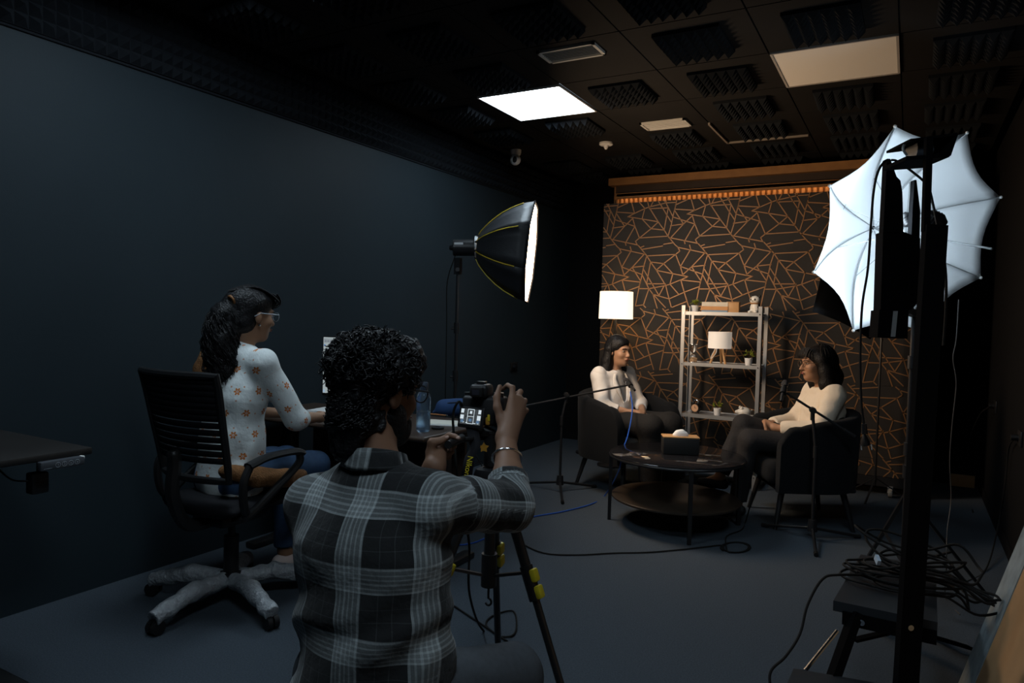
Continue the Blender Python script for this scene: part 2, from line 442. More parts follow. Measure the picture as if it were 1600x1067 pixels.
vent(-1.76, -1.43, 4.94, 5.135, 'warm-lit ceiling air vent nearer the backdrop')
# dome camera and smoke detector
c = atz(806, 236, ZC-.01)
t = thing('security_camera', 'small white dome security camera on the dark ceiling', 'camera', c)
MB().lathe([(.046, .01), (.046, -.012), (.04, -.034), (.001, -.040)], 18).build('mount', m_white, t)
hd = MB().sph((0, -.004, -.076), .046, 18).build('head', m_white, t)
MB().sph((.012, -.038, -.080), (.022, .014, .027), 12).build('lens', m_blk, hd)
c = atz(947, 225, ZC-.01)
t = thing('smoke_detector', 'white round smoke detector on the ceiling', 'smoke detector', c)
MB().lathe([(.055, .01), (.055, -.006), (.045, -.012), (.001, -.014)], 20).build('base', m_white, t)
MB().lathe([(.020, -.010), (.018, -.026), (.010, -.042), (.001, -.044)], 14).build('sensor', m_white, t)
# ---------------------------------------------------------------- slat wall with lit cornice behind the backdrop
YS = 6.42; x0, x1 = -2.53, .08
sw = thing('slat_wall', 'fluted wooden slat wall with lit cornice behind the backdrop', 'wall panel', ((x0+x1)/2, YS+.03, 0))
xc = (x1-x0)/2
MB().box((0, .03, 1.29), (x1-x0, .03, 2.58)).build('backing_board', m_woodd, sw, smooth=False)
MB().box((0, -.02, 2.605), (x1-x0+.06, .10, .068)).build('cornice', m_woodd, sw, smooth=False)
MB().box((.02, .0, 2.535), (x1-x0-.02, .05, .07)).build('recess_board', M('dark_wood', (.035, .02, .012), .6, var=(11, .3)), sw, smooth=False)
MB().box((.02, -.03, 2.475), (x1-x0-.08, .09, .030)).box((.02, -.070, 2.462), (x1-x0-.08, .010, .045)).build('ledge', m_woodd, sw, smooth=False)
MB().box((.02, -.045, 2.455), (x1-x0-.10, .02, .006)).build('light_strip', M('warm_strip', (1, .8, .5), .5, emis=((1, .55, .22), E_STRIP)), sw, smooth=False)
sl = None; n = int((x1-x0-.08)/.046)
for k in range(n):
    x = -xc+.045+k*.046
    if sl is None: sl = MB().rbox((0, 0, 1.23), (.030, .028, 2.44), .008, n=2).build('slat', M('slat_wood', (.30, .155, .065), .5, var=(8, .3)), sw); sl.location = (x, .0, 0)
    else: inst(sl, sw, (x, .0, 0))
# ---------------------------------------------------------------- backdrop flat with copper line wallpaper
YP = 6.15; bx0, bx1, bz0, bz1 = -2.505, .10, .145, 2.36
bd = thing('backdrop', 'black backdrop panel covered in copper geometric lines behind the shelf', 'backdrop', ((bx0+bx1)/2, YP+.02, 0))
m_board = M('wallpaper_black', (.027, .024, .022), .6, spec=.25, var=(5, .3))
TR1 = [  # traced repeat, zoomed-crop pixels
 [(905, -140), (945, -105), (968, -60), (918, -20), (575, -2)], [(955, -102), (1272, -36)], [(1085, -128), (1098, -82), (975, 125)],
 [(918, -20), (975, 125), (1005, 228)], [(918, -20), (775, 90), (688, 168)], [(500, -102), (538, -118)], [(520, -80), (760, -120)],
 [(475, -125), (550, -35), (575, -2), (620, 70), (690, 170), (800, 350)], [(552, -32), (400, 135), (303, 226)],
 [(575, -2), (540, 115), (520, 220), (490, 340), (440, 590)], [(620, 70), (575, 315)], [(620, 70), (775, 90)], [(400, 135), (545, 118)],
 [(275, 130), (520, 220)], [(400, 135), (500, 295)], [(540, 165), (720, 470)], [(690, 170), (885, 210), (1065, 245)], [(775, 90), (885, 210)],
 [(1065, 245), (980, 282), (850, 335), (795, 352), (600, 388), (487, 388)], [(885, 212), (850, 335)], [(980, 284), (1215, 310)],
 [(980, 284), (1020, 430), (1075, 606)], [(850, 335), (955, 456)], [(800, 350), (840, 510), (866, 606)], [(1205, 362), (1020, 430), (840, 510), (650, 456)],
 [(580, 330), (795, 330)], [(525, 235), (600, 390), (650, 456), (795, 612)], [(600, 390), (535, 580)], [(650, 460), (705, 640)], [(775, 365), (720, 470)],
 [(440, 594), (530, 580), (560, 612)], [(1050, 540), (880, 608)]]
def c3(q): a = aty(q[0]/7.619+935, q[1]/7.619+400, YP); return (a[0], a[2])
segs = []
for ch in TR1:
    pp = [c3(q) for q in ch]; segs += list(zip(pp[:-1], pp[1:]))
per = c3((1065, 245))[0]-c3((360, 240))[0]
za, zb = c3((700, -135))[1], c3((700, 622))[1]; SH = za-zb
rc = c3((700, -119))
def clip(p, q, zlo, zhi):
    p, q = V(p), V(q); t0, t1 = 0., 1.; d = q-p
    for ax, lo, hi in ((0, bx0+.004, bx1-.004), (1, zlo, zhi)):
        if abs(d[ax]) < 1e-9:
            if p[ax] < lo or p[ax] > hi: return None
            continue
        a, b_ = (lo-p[ax])/d[ax], (hi-p[ax])/d[ax]
        if a > b_: a, b_ = b_, a
        t0, t1 = max(t0, a), min(t1, b_)
    return None if t1-t0 < .02 else (p+d*t0, p+d*t1)
zt = bz1; strips = []
strips.append((za, bz1, 'rot', 0., 0.)); zz = za; dx = 0.
for k, sx in enumerate((0., .245, .13, .40)):
    lo = max(bz0, zz-SH); 
    if lo < zz-.02: strips.append((lo, zz, 'fwd', sx, -(za-zz)))
    zz = lo
bcx = (bx0+bx1)/2
for lo, hi, mode, sx, sz in strips:
    st = MB().box((0, 0, (lo+hi)/2), (bx1-bx0, .03, hi-lo-.0015)).build('wallpaper_strip', m_board, bd, smooth=False)
    mb = MB()
    for (a, b_) in segs:
        for k in range(-9, 10):
            if mode == 'rot': p, q = [(2*rc[0]-s_[0]+k*per, 2*rc[1]-s_[1]) for s_ in (a, b_)]
            else: p, q = [(s_[0]+sx+k*per, s_[1]+sz) for s_ in (a, b_)]
            r_ = clip(p, q, lo+.003, hi-.003)
            if r_ is None: continue
            A, B = V(r_[0][0]-bcx, -.0165, r_[0][1]), V(r_[1][0]-bcx, -.0165, r_[1][1])
            d = nrm(B-A); mb.bar(A-d*.004, B+d*.004, .0080, .004, up=(0, 1, 0))
    mb.build('copper_lines', m_gold, st, smooth=False)
MB().box((0, .03, (bz0+bz1)/2), (bx1-bx0-.02, .03, bz1-bz0-.02)).build('backing_board', m_blk, bd, smooth=False)
MB().box((0, .02, .105), (bx1-bx0+.02, .07, .075)).box((0, .03, .09), (.05, .30, .04)).build('base_frame', m_blk, bd, smooth=False)
for sx in (-1, -.35, .35, 1):
    cxx = sx*(bx1-bx0-.36)/2; cs = MB(); cs.cyl((cxx-.013, -.05, .035), (cxx+.013, -.05, .035), .034, n=16)
    c_ = cs.build('caster_wheel', M('caster_white', (.50, .44, .36), .5), bd)
    MB().box((cxx, -.03, .075), (.034, .07, .006)).box((cxx-.017, -.045, .055), (.004, .03, .045)).box((cxx+.017, -.045, .055), (.004, .03, .045)).build('fork', m_steel, c_, smooth=False)
# loose wood offcut at the back wall, grey block by the left armchair
o = tag(MB().rbox((0, 0, .05), (.17, .02, .10), .004).build('wood_offcut', m_wood), 'short wooden offcut standing against the back wall', 'wood piece'); o.location = (.43, 6.90, 0.0)
o = tag(MB().rbox((0, 0, .05), (.10, .05, .10), .004).build('junction_box', m_white), 'small pale box on the floor behind the left armchair', 'box'); o.location = tuple(atz(906, 679, 0)*V(1, 1, 0))
# ================================================================ SHELF AND WHAT STANDS ON IT
SX, SY = -1.305, 5.835     # centre of the unit
sh = thing('shelving_unit', 'galvanised metal shelving unit in front of the backdrop', 'shelf', (SX, SY, 0))
for sx in (-1, 1):
    for sy in (-1, 1):
        h = 1.43; mb = MB(); x, y = sx*.30, sy*.135
        mb.box((x, y, h/2), (.032, .004, h)).box((x+sx*.014, y-sy*.012, h/2), (.004, .028, h)); mb.build('post', m_steel, sh, smooth=False)
SHZ = (1.385, .975, .56, .12)
for z in SHZ:
    s_ = MB().box((0, 0, z-.012), (.585, .262, .004)).box((0, -.129, z-.018), (.585, .005, .028)).box((0, .129, z-.018), (.585, .005, .028)).build('shelf', m_steel, sh, smooth=False)
    for sx in (-1, 1): MB().cyl((sx*.296, -.14, z-.018), (sx*.296, -.132, z-.018), .005, n=8).build('bolt', m_chrome, s_)
def on(px, py, z, Y): a = aty(px, py, Y); return V(a[0], Y, z-.010)
m_leaf = M('leaf', (.20, .24, .015), .5, var=(30, .3)); m_leafd = M('leaf_dark', (.03, .022, .008), .6)
m_pot = M('white_pot', (.80, .79, .78), .4)
def plant(px, z, Y, label, seed, hgt=.075, spread=.045, nst=9):
    r = random.Random(seed); t = thing('potted_plant', label, 'plant', on(px, 500, z, Y), 0, 'small potted plants on the shelf')
    MB().lathe([(.021, 0), (.024, .004), (.030, .055), (.031, .058), (.027, .058), (.026, .05), (.001, .05)], 18).build('pot', m_pot, t)
    stem = MB(); lf = None
    for k in range(nst):
        a = r.uniform(0, 6.28); rr = r.uniform(.2, 1)*spread; hh = .055+r.uniform(.5, 1)*hgt
        tip = V(rr*math.cos(a), rr*math.sin(a), hh); stem.tube(spline([(0, 0, .048), tip*V(.35, .35, .7), tip], 4), .0012, 4)
        for q in range(4):
            p = tip*(.75+.08*q)+V(r.uniform(-.010, .010), r.uniform(-.010, .010), r.uniform(-.004, .010)-.008*q)
            if lf is None:
                lf = MB().add([(0, 0, 0), (.006, .004, .002), (.016, 0, .004), (.006, -.004, .002), (.007, 0, -.001)], [(0, 4, 1), (1, 4, 2), (2, 4, 3), (3, 4, 0)]).build('leaf', m_leaf, t, smooth=False); o_ = lf
            else: o_ = inst(lf, t)
            o_.location = p; o_.rotation_euler = (r.uniform(-.8, .8), r.uniform(-1.2, .3), r.uniform(0, 6.28)); o_.scale = [r.uniform(1.1, 1.8)]*3
    stem.build('stems', m_leafd, t)
plant(1085, SHZ[0], 5.80, 'potted plant on the top shelf beside the books', 1, .06, .042, 11)
plant(1172, SHZ[1], 5.80, 'potted plant at the right end of the middle shelf', 2, .075, .042, 9)
plant(1126, SHZ[2], 5.80, 'potted plant at the centre of the bottom shelf', 3, .07, .05, 9)
# books
zz = SHZ[0]-.010
for w_, h_, col, pag, lab in ((.205, .020, (.16, .26, .36), 1, 'thin blue book lying lowest in the pile on the top shelf'), (.215, .030, (.52, .25, .09), 1, 'orange book lying in the middle of the pile'), (.205, .034, (.62, .56, .46), 1, 'cream book lying on top of the pile')):
    c = on(1122, 480, 0, 5.80); t = thing('book', lab, 'book', (c[0]-.012, 5.80, zz), random.uniform(-.03, .03), 'books piled on the top shelf')
    mc = M('cover_'+lab[:9], col, .5, var=(25, .15))
    MB().box((0, 0, .0012), (w_, .14, .0024)).box((0, 0, h_-.0012), (w_, .14, .0024)).box((0, -.069, h_/2), (w_, .0024, h_)).build('cover', mc, t, smooth=False)
    MB().box((0, .002, h_/2), (w_-.008, .132, h_-.005)).build('pages', m_paper, t, smooth=False)
    zz += h_+.0005
c = on(1146, 480, SHZ[0], 5.76); t = thing('wooden_box', 'small orange wooden box leaning by the books on the top shelf', 'box', c)
MB().rbox((0, 0, .042), (.095, .05, .084), .004).build('body', m_wood, t); MB().rbox((0, 0, .0865), (.099, .054, .005), .002).build('lid', m_wood, t)
# panda figurine
c = on(1180, 482, SHZ[0], 5.76); t = thing('panda_figurine', 'white and black ceramic panda figurine on the top shelf', 'figurine', c, -.35)
m_cer = M('ceramic', (.75, .72, .66), .3); m_cerb = M('ceramic_black', (.015, .014, .013), .3)
S = Sdf(); S.ell((0, 0, .045), (.040, .036, .046)); S.ell((0, -.006, .105), (.041, .036, .034), k=.01); S.ell((-.026, -.03, .012), (.016, .022, .013)); S.ell((.026, -.03, .012), (.016, .022, .013))
bod = S.build('body', m_cer, t, .005)
for sx in (-1, 1):
    MB().sph((sx*.032, .0, .134), (.013, .009, .013), 10).build('ear', m_cerb, t); MB().sph((sx*.016, -.037, .108), (.008, .006, .010), 8).build('eye', m_cerb, t)
    MB().sph((sx*.038, -.012, .058), (.011, .016, .022), 10).build('arm', m_cerb, t)
MB().sph((0, -.043, .098), (.005, .004, .004), 8).build('nose', m_cerb, t)
MB().tube([(.037*math.cos(a), .034*math.sin(a)-.003, .079) for a in np.linspace(0, 2*PI, 20, endpoint=False)], .0045, 6, closed=True).build('collar', M('collar_brown', (.35, .16, .05), .6), t)
# hourglass
c = on(1083, 555, SHZ[1], 5.80); t = thing('hourglass', 'glass hourglass with pale sand on the middle shelf', 'hourglass', c)
m_glass = M('clear_glass', (.95, .97, 1), .04, trans=1., ior=1.3, spec=.5)
MB().lathe([(.028, .006), (.034, .02), (.033, .045), (.016, .066), (.007, .075), (.016, .084), (.033, .105), (.034, .130), (.028, .144)], 20).build('glass', m_glass, t)
MB().lathe([(.027, .008), (.031, .02), (.028, .034), (.001, .044)], 16).build('sand', M('sand', (.75, .48, .28), .9), t)
for z_ in (0, .145): MB().lathe([(.036, z_), (.037, z_+.003), (.036, z_+.006)], 20).build('end_cap', m_chrome, t)
# tripod table lamp
c = on(1124, 556, SHZ[1], 5.82); t = thing('table_lamp', 'small table lamp with white shade on wooden tripod legs', 'lamp', c)
def shade(r0, r1, z0, z1): return MB().lathe([(r0, z0), (r1, z1), (r1-.003, z1), (r0-.003, z0)], 32)
shm = shade(.092, .092, .125, .258); shm.f.append(tuple(range(32))[::-1]) if False else None
mls = M('shelf_lamp_shade', (.80, .76, .71), .8, emis=((1, .85, .7), E_SHELFLAMP))
shade(.092, .092, .125, .258).build('lamp_shade', mls, t)
for a in (-2.5, -.65, 1.57):
    MB().cyl((.075*math.cos(a), .075*math.sin(a), 0), (.022*math.cos(a), .022*math.sin(a), .15), .0095, n=10).build('leg', m_wood, t)
MB().cyl((0, 0, .135), (0, 0, .165), .028).build('hub', m_wood, t); MB().cyl((0, 0, .165), (0, 0, .205), .018).build('bulb_holder', m_white, t)
MB().tube(spline([(.0, -.095, .125), (-.005, -.1, .09), (-.03, -.1, .055), (-.045, -.1, .045), (-.035, -.1, .075), (-.01, -.097, .125)], 5), .003, 6).build('cord', m_white, t)
# alarm clock
c = on(1087, 640, SHZ[2], 5.80); t = thing('alarm_clock', 'small black twin-bell alarm clock on the bottom shelf', 'clock', c, -.2)
MB().cyl((0, -.018, .045), (0, .018, .045), .038, n=22).build('body', m_blk, t); MB().cyl((0, -.0195, .045), (0, -.0185, .045), .030, n=22).build('dial', M('dial', (.60, .36, .22), .4), t)
MB().box((0, -.0205, .054), (.003, .001, .02)).box((.007, -.0205, .045), (.015, .001, .003)).build('hands', m_blk, t, smooth=False)
for sx in (-1, 1):
    MB().sph((sx*.022, 0, .086), (.015, .015, .011), 12).build('bell', m_blk, t); MB().cyl((sx*.02, 0, .016), (sx*.03, 0, 0), .004, n=8).build('foot', m_blk, t)
MB().tube([(.024*math.cos(a), 0, .088+.022*math.sin(a)) for a in np.linspace(0, PI, 10)], .002, 6).build('handle', m_chrome, t)
# white piggy bank
c = on(1163, 640, SHZ[2], 5.80); t = thing('piggy_bank', 'round white ceramic piggy bank on the bottom shelf', 'piggy bank', c, .5)
S = Sdf(); S.ell((0, 0, .044), (.052, .044, .040)); S.cap((-.045, 0, .046), (-.060, 0, .046), .015, .014)
for sx in (-1, 1):
    for sy in (-1, 1): S.cap((sx*.024, sy*.02, .02), (sx*.026, sy*.022, .006), .011, .009)
S.build('body', m_cer, t, .005)
for sy in (-1, 1): MB().lathe([(.012, 0), (.007, .012), (.001, .02)], 8, o=(-.028, sy*.024, .074)).build('ear', m_cer, t)
MB().tube(spline([(.05, 0, .05), (.062, .006, .056), (.06, -.004, .066), (.054, .002, .06)], 4), .003, 5).build('tail', m_cer, t)
# ---------------------------------------------------------------- floor lamp
t = thing('floor_lamp', 'floor lamp with lit white drum shade left of the shelf', 'lamp', (-2.27, 5.93, 0))
MB().lathe([(.125, 0), (.125, .012), (.05, .02), (.012, .028)], 28).build('base', m_blkm, t)
MB().cyl((0, 0, .02), (0, 0, 1.36), .009, n=10).build('pole', m_blkm, t)
shade(.150, .145, 1.305, 1.545).build('lamp_shade', M('lit_shade', (.85, .76, .62), .8, emis=((1., .80, .56), E_LAMP)), t)
MB().sph((0, 0, 1.41), .035, 14).build('bulb', M('bulb', (1, .9, .7), .4, emis=((1, .72, .42), 14.)), t)
for a in (0, 2.09, 4.19): MB().cyl((0, 0, 1.36), (.146*math.cos(a), .146*math.sin(a), 1.32), .002, n=5).build('spider_arm', m_blkm, t)
# ================================================================ ARMCHAIRS
m_arm = M('armchair_fabric', (.0085, .0092, .0105), .9, spec=.1, sheen=.03, bump=(350, .25))
def armchair(label, c, ang):       # faces local +y
    t = thing('armchair', label, 'armchair', (c[0], c[1], 0), ang-PI/2, 'tub armchairs on the set')
    path = []
    for q in np.linspace(0, 1, 33):   # U from right arm front round the back to the left arm front
        a = (q-.5)*2
        if abs(a) > .45: k = (abs(a)-.45)/.55; x = math.copysign(.315, a); y = -.03+k*.29
        else: th = a/.45*PI/2; x = .315*math.sin(th); y = -.03-.27*math.cos(th)
        path.append((x, y, abs(a)))
    S_ = MB(); rings = []
    for i, (x, y, a) in enumerate(path):
        x2, y2, _ = path[min(i+1, 32)]; x1_, y1_, _ = path[max(i-1, 0)]; tn = nrm((x2-x1_, y2-y1_, 0)); n = V(tn[1], -tn[0], 0)  # outward
        top = .665+.085*max(0, 1-a/.75)**.8-.10*max(0, (a-.82)/.18)**2.2; th = .042
        sec = []
        for s_, z_ in ((-.7, .25), (.75, .25), (.9, .30), (.98, .42), (1.1, .55), (1.2, top-.03), (1.1, top-.008), (.75, top), (.1, top), (-.45, top-.008), (-.72, top-.035), (-.85, .5), (-.85, .36)):
            sec.append(V(x, y, z_)+n*s_*th)
        rings.append(sec)
    m_ = len(rings[0]); k = 0
    for r_ in rings: S_.v += r_
    for i in range(32):
        for j in range(m_): S_.f.append((i*m_+j, (i+1)*m_+j, (i+1)*m_+(j+1) % m_, i*m_+(j+1) % m_))
    S_.f.append(tuple(range(m_))); S_.f.append(tuple(32*m_+j for j in range(m_))[::-1])
    S_.build('shell', m_arm, t, ang=60)
    MB().rbox((0, .02, .355), (.545, .56, .15), .045, n=3).build('seat_cushion', m_arm, t)
    MB().rbox((0, .0, .262), (.56, .50, .03), .012).build('base_frame', m_blkf, t)
    MB().rbox((0, -.20, .56), (.46, .10, .30), .045, n=3).build('back_cushion', m_arm, t)
    for sx in (-1, 1):
        for sy in (-1, 1): MB().cyl((sx*.21, sy*.19, .25), (sx*.265, sy*.245, 0), .021, .013, n=10).build('leg', m_blkm, t)
    MB().box((.05, .285, .285), (.07, .001, .028), rotz(.2)).build('tag', m_paper, t, smooth=False)
    return t
fA = math.radians(-22); cA = V(-1.90, 5.22, 0)
armchair('dark grey tub armchair on the left by the floor lamp', cA, fA)
fB = math.radians(208); cB = V(-.60, 5.06, 0)
armchair('dark grey tub armchair on the right, its side to the viewer', cB, fB)
# ================================================================ COFFEE TABLE
tc = V(-1.265, 4.46, 0)
t = thing('coffee_table', 'round black coffee table with glass top and lower shelf', 'table', tc)
RT = .425
MB().lathe([(.001, .442), (RT-.004, .442), (RT, .445), (RT, .449), (RT-.004, .452), (.001, .452)], 56).build('glass_top', M('smoked_glass', (.012, .012, .014), .05, spec=.65, alpha=.82), t)
MB().tube([(RT*.985*math.cos(a), RT*.985*math.sin(a), .436) for a in np.linspace(0, 2*PI, 56, endpoint=False)], .010, 8, closed=True).build('top_ring', m_blkm, t)
MB().lathe([(.001, .165), (RT*.94, .165), (RT*.95, .168), (RT*.95, .178), (RT*.94, .181), (.001, .181)], 56).build('lower_shelf', M('dark_tray', (.030, .022, .016), .35, spec=.5), t)
for q in ((1072, 845), (962, 812), (1143, 820)):
    p = atz(*q, 0)-tc; a = math.atan2(p[1], p[0]); MB().box((RT*.975*math.cos(a), RT*.975*math.sin(a), .218), (.022, .022, .436), rotz(a)).build('leg', m_blkm, t, smooth=False)
a = math.atan2(*(tc-atz(1072, 845, 0))[[1, 0]]); MB().box((RT*.975*math.cos(a), RT*.975*math.sin(a), .218), (.022, .022, .436), rotz(a)).build('leg', m_blkm, t, smooth=False)
c = atz(1062, 708, .453); t = thing('tissue_box', 'black tissue box with wooden lid on the coffee table', 'tissue box', (c[0], c[1], .4535), .43)
MB().rbox((0, 0, .052), (.225, .115, .104), .005).build('body', M('matt_black', (.012, .012, .012), .6), t)
MB().rbox((0, 0, .1085), (.229, .119, .009), .003).build('lid', m_wood, t)
S = Sdf(); S.ell((0, 0, .118), (.052, .028, .026)); S.cap((-.02, 0, .13), (.012, 0, .142), .016, .008); S.disp = wrinkle(3, .005, 70); S.build('tissue', m_paper, t, .004)
# ================================================================ MICROPHONE STANDS
m_cabb = M('blue_cable', (.02, .09, .42), .45)
def mic_stand(label, base, feet, clutch, tail, tip, micdir, miclabel):
    t = thing('microphone_stand', label, 'microphone stand', (base[0], base[1], 0), 0, 'tripod microphone stands')
    W = dict(parent=t, world=True)
    MB().cyl(V(base[0], base[1], .055), V(base[0], base[1], .125), .030, .022, n=16).build('base_hub', m_blkm, **W)
    for f in feet:
        l = MB().cyl(V(base[0], base[1], .075), V(f[0], f[1], .012), .009, n=10).build('leg', m_blkm, **W)
        d = nrm(V(f[0]-base[0], f[1]-base[1], 0)); MB().cyl(V(f[0], f[1], .014)-d*.03, V(f[0], f[1], .012)+d*.006, .0125, n=10).build('rubber_foot', m_rub, l)
        l.children[0].data.transform(Matrix.Translation((-base[0], -base[1], 0)))
    cl = V(clutch); MB().tube([V(base[0], base[1], .1), V(base[0], base[1], .55), cl-V(0, 0, .02)], .0095, 10).build('pole', m_blkm, **W)
    MB().cyl(V(base[0], base[1], .50), V(base[0], base[1], .57), .014, n=12).build('height_clutch', m_blk, **W)
    bd_ = nrm(V(tip)-V(tail)); sd = nrm(np.cross(bd_, (0, 0, 1)))
    MB().cyl(cl-sd*.025, cl+sd*.030, .019, n=14).cyl(cl-V(0, 0, .06), cl, .013, n=10).cyl(cl+sd*.030, cl+sd*.045, .011, n=8).build('boom_clutch', m_blk, **W)
    bm = MB().tube([V(tail), V(tip)], .0075, 8).build('boom', m_blkm, **W)
    x = MB().cyl(V(tail)-bd_*.0, V(tail)+bd_*.07, .011, n=8).build('counterweight', m_blk, **W)
    MB().sph(V(tip), (.016, .016, .016), 10).cyl(V(tip)-V(micdir)*.02, V(tip)+V(micdir)*.02, .020, n=12).build('microphone_clip', m_blk, **W)
    d = nrm(micdir); a = V(tip)
    m_ = thing('microphone', miclabel, 'microphone', a, 0, 'microphones on boom stands')
    MB().tube([a-d*.085, a-d*.02, a+d*.035], [.009, .011, .014], 14).build('body', m_blk, parent=m_, world=True)
    MB().tube([a+d*.036, a+d*.045, a+d*.065, a+d*.080, a+d*.087], [.016, .020, .022, .017, .005], 16).build('grille', M('mic_grille', (.05, .05, .055), .5, metal=.6, bump=(900, .6)), parent=m_, world=True)
    MB().tube([a+d*.033, a+d*.040], [.0175, .0175], 14).build('ring', m_chrome, parent=m_, world=True)
    return t
fA3 = [atz(879, 788, 0), atz(815, 757, 0), atz(930, 762, 0)]; bA = sum(fA3)/3
dA = float((bA-C0)@CF)
mic_stand('black boom microphone stand left of the coffee table', bA, fA3, P(885, 617, dA), P(800, 638, dA-.05), P(984, 601, dA+.02), nrm(-.3*CR+.45*CU+.85*CF), 'black microphone on the boom before the woman in the white blazer')
fB3 = [atz(1275, 870, 0), atz(1192, 823, 0), atz(1342, 841, 0)]; bB = sum(fB3)/3
dB = float((bB-C0)@CF)
mic_stand('black boom microphone stand beside the right armchair', bB, fB3, P(1270, 641, dB), P(1336, 682, dB-.05), P(1224, 611, dB+.05), nrm(.35*CR+.6*CU+.55*CF), 'black microphone on the boom before the woman in the cream shirt')
# cables
def cable(name, label, pts, r, mat, n=8, group=None): return tag(MB().tube(spline(pts, n), r, 6).build(name, mat), label, 'cable', group)
zf = .006
fl = lambda x, y, z=zf: atz(x, y, z)
cable('microphone_cable', 'bright blue microphone cable looping from the left microphone to the floor', [P(985, 612, dA+.02), P(988, 640, dA-.14), P(981, 680, dA-.38), P(972, 705, dA-.52), P(967, 735, dA-.58), fl(945, 774), fl(925, 787), fl(880, 799), fl(830, 808), fl(790, 822), fl(755, 842), fl(730, 850), fl(705, 849), fl(660, 830)], .0045, m_cabb)
coil = [fl(1150+26*math.cos(a)*(1-.02*a), 855+8*math.sin(a)) for a in np.linspace(2.5, 15, 26)]
cable('floor_cable', 'thin black cable running across the carpet to a coil near the right armchair', [fl(740, 790), fl(790, 823), fl(815, 848), fl(850, 864), fl(900, 867), fl(960, 864), fl(1010, 863), fl(1060, 859), fl(1105, 854), fl(1128, 852)]+coil+[fl(1135, 838), fl(1158, 828), fl(1165, 815), P(1172, 790, dB+.2), P(1176, 770, dB+.3)], .0042, m_rub, 4)
# ================================================================ SOFTBOX LIGHT
dS = 4.7
sc_ = P(747, 387, dS); face_c = P(830, 396, dS)          # speed ring and opening centre
ax = nrm(face_c-sc_); st0 = P(716, 400, dS)
t = thing('softbox_light', 'black octagonal softbox light with yellow trim on a stand', 'studio light', (st0[0], st0[1], 0))
W = dict(parent=t, world=True)
# the opening turns a touch towards the viewer so that a sliver of its front shows
axo = nrm(ax*.965-CF*.10-CU*.0)
e1, e2, _ = frame(axo, CU); R8 = .348
prof = [(0, .25), (.05, .34), (.12, .43), (.25, .57), (.42, .72), (.60, .84), (.80, .94), (1.0, 1.0)]
L = float(np.linalg.norm(face_c-sc_)); a0 = PI/8
def oct_pt(k, s, rr): a = a0+k*PI/4; return sc_+(face_c-sc_)*s+(e1*math.cos(a)+e2*math.sin(a))*R8*rr
m_sb = M('softbox_fabric', (.020, .021, .024), .5, spec=.4, bump=(16, .35)); m_sil = M('silver_lining', (.7, .7, .7), .4)
m_trim = M('yellow_trim', (.55, .40, .03), .5)
for k in range(8):
    g = []; g2 = []
    for s, rr in prof:
        row = []; off = []
        for q in np.linspace(0, 1, 5):
            p = oct_pt(k, s, rr)*(1-q)+oct_pt(k+1, s, rr)*q; sag = .012*math.sin(PI*q)*math.sin(PI*s); ctr = sc_+(face_c-sc_)*s
            p = p+nrm(ctr-p)*sag; row.append(p); off.append(nrm(ctr-p)*.003)
        g.append(row); g2.append(off)
    MB().shell(g, g2).build('fabric_panel', m_sb, ang=None, **W)
    MB().tube([oct_pt(k, s, rr)+nrm(oct_pt(k, s, rr)-sc_-(face_c-sc_)*s)*.001 for s, rr in prof[:-1]], .0034, 6).build('trim', m_trim, **W)
rim = MB().tube([oct_pt(k, 1., 1.0) for k in range(8)], .006, 6, closed=True).build('rim', m_blkf, **W)
mb = MB(); fc = [oct_pt(k, .985, .985) for k in range(8)]; ctr = sum(fc)/8+axo*.012
mb.v = [ctr]+fc; mb.f = [(0, 1+k, 1+(k+1) % 8) for k in range(8)]
mb.build('diffuser', M('softbox_diffuser', (.9, .88, .85), .7, emis=((1., .70, .44), E_SOFT)), smooth=False, **W)
hx = nrm(sc_-P(700, 387, dS)); hR = sc_
MB().tube([sc_-hx*.165, sc_-hx*.160, sc_-hx*.02, sc_-hx*.018], [.050, .054, .054, .048], 20).build('lamp_body', m_blkm, **W)
MB().tube([sc_-hx*.022, sc_-hx*.02, sc_+hx*.0, sc_+hx*.004], [.066, .078, .078, .072], 24).build('speed_ring', m_steel, **W)
mb = MB()
for k in range(8): a = a0+k*PI/4; d = e1*math.cos(a)+e2*math.sin(a); mb.cyl(sc_-hx*.01+d*.07, sc_+hx*.012+d*.085, .010, n=8)
mb.build('rod_sockets', m_blkm, **W)
MB().box(sc_-hx*.125-CF*.050+CU*.018, (.058, .004, .020), np.stack([CR, CF, CU], 1)).build('label_plate', M('label_plate', (.62, .64, .66), .5), smooth=False, **W)
MB().tube([sc_-hx*.165, sc_-hx*.19], [.022, .014], 10).build('handle', m_blk, **W)
yk = P(716, 403, dS)
MB().bar(yk-V(0, 0, .11), yk+V(0, 0, .0), .03, .045).cyl(yk-V(0, 0, .08)-CF*.04, yk-V(0, 0, .08)+CF*.04, .014, n=10).build('tilt_bracket', m_blkm, **W)
bz = V(st0[0], st0[1], 0)
MB().cyl(bz+V(0, 0, .25), bz+V(0, 0, st0[2]-.02), .0105, n=10).build('pole', m_blkm, **W)
for z_ in (.86, 1.18): MB().cyl(bz+V(0, 0, z_), bz+V(0, 0, z_+.07), .018, n=12).cyl(bz+V(0, 0, z_+.03), bz+V(-.03, -.02, z_+.03), .008, n=8).build('collar', m_blk, **W)
for a in (.6, 2.7, 4.8):
    d = V(math.cos(a), math.sin(a), 0); l = MB().bar(bz+V(0, 0, .62), bz+d*.36+V(0, 0, .012), .014, .008).build('leg', m_blkm, smooth=False, **W)
    MB().bar(bz+V(0, 0, .25), bz+d*.19+V(0, 0, .33), .010, .006).build('brace', m_blkm, smooth=False, **W)
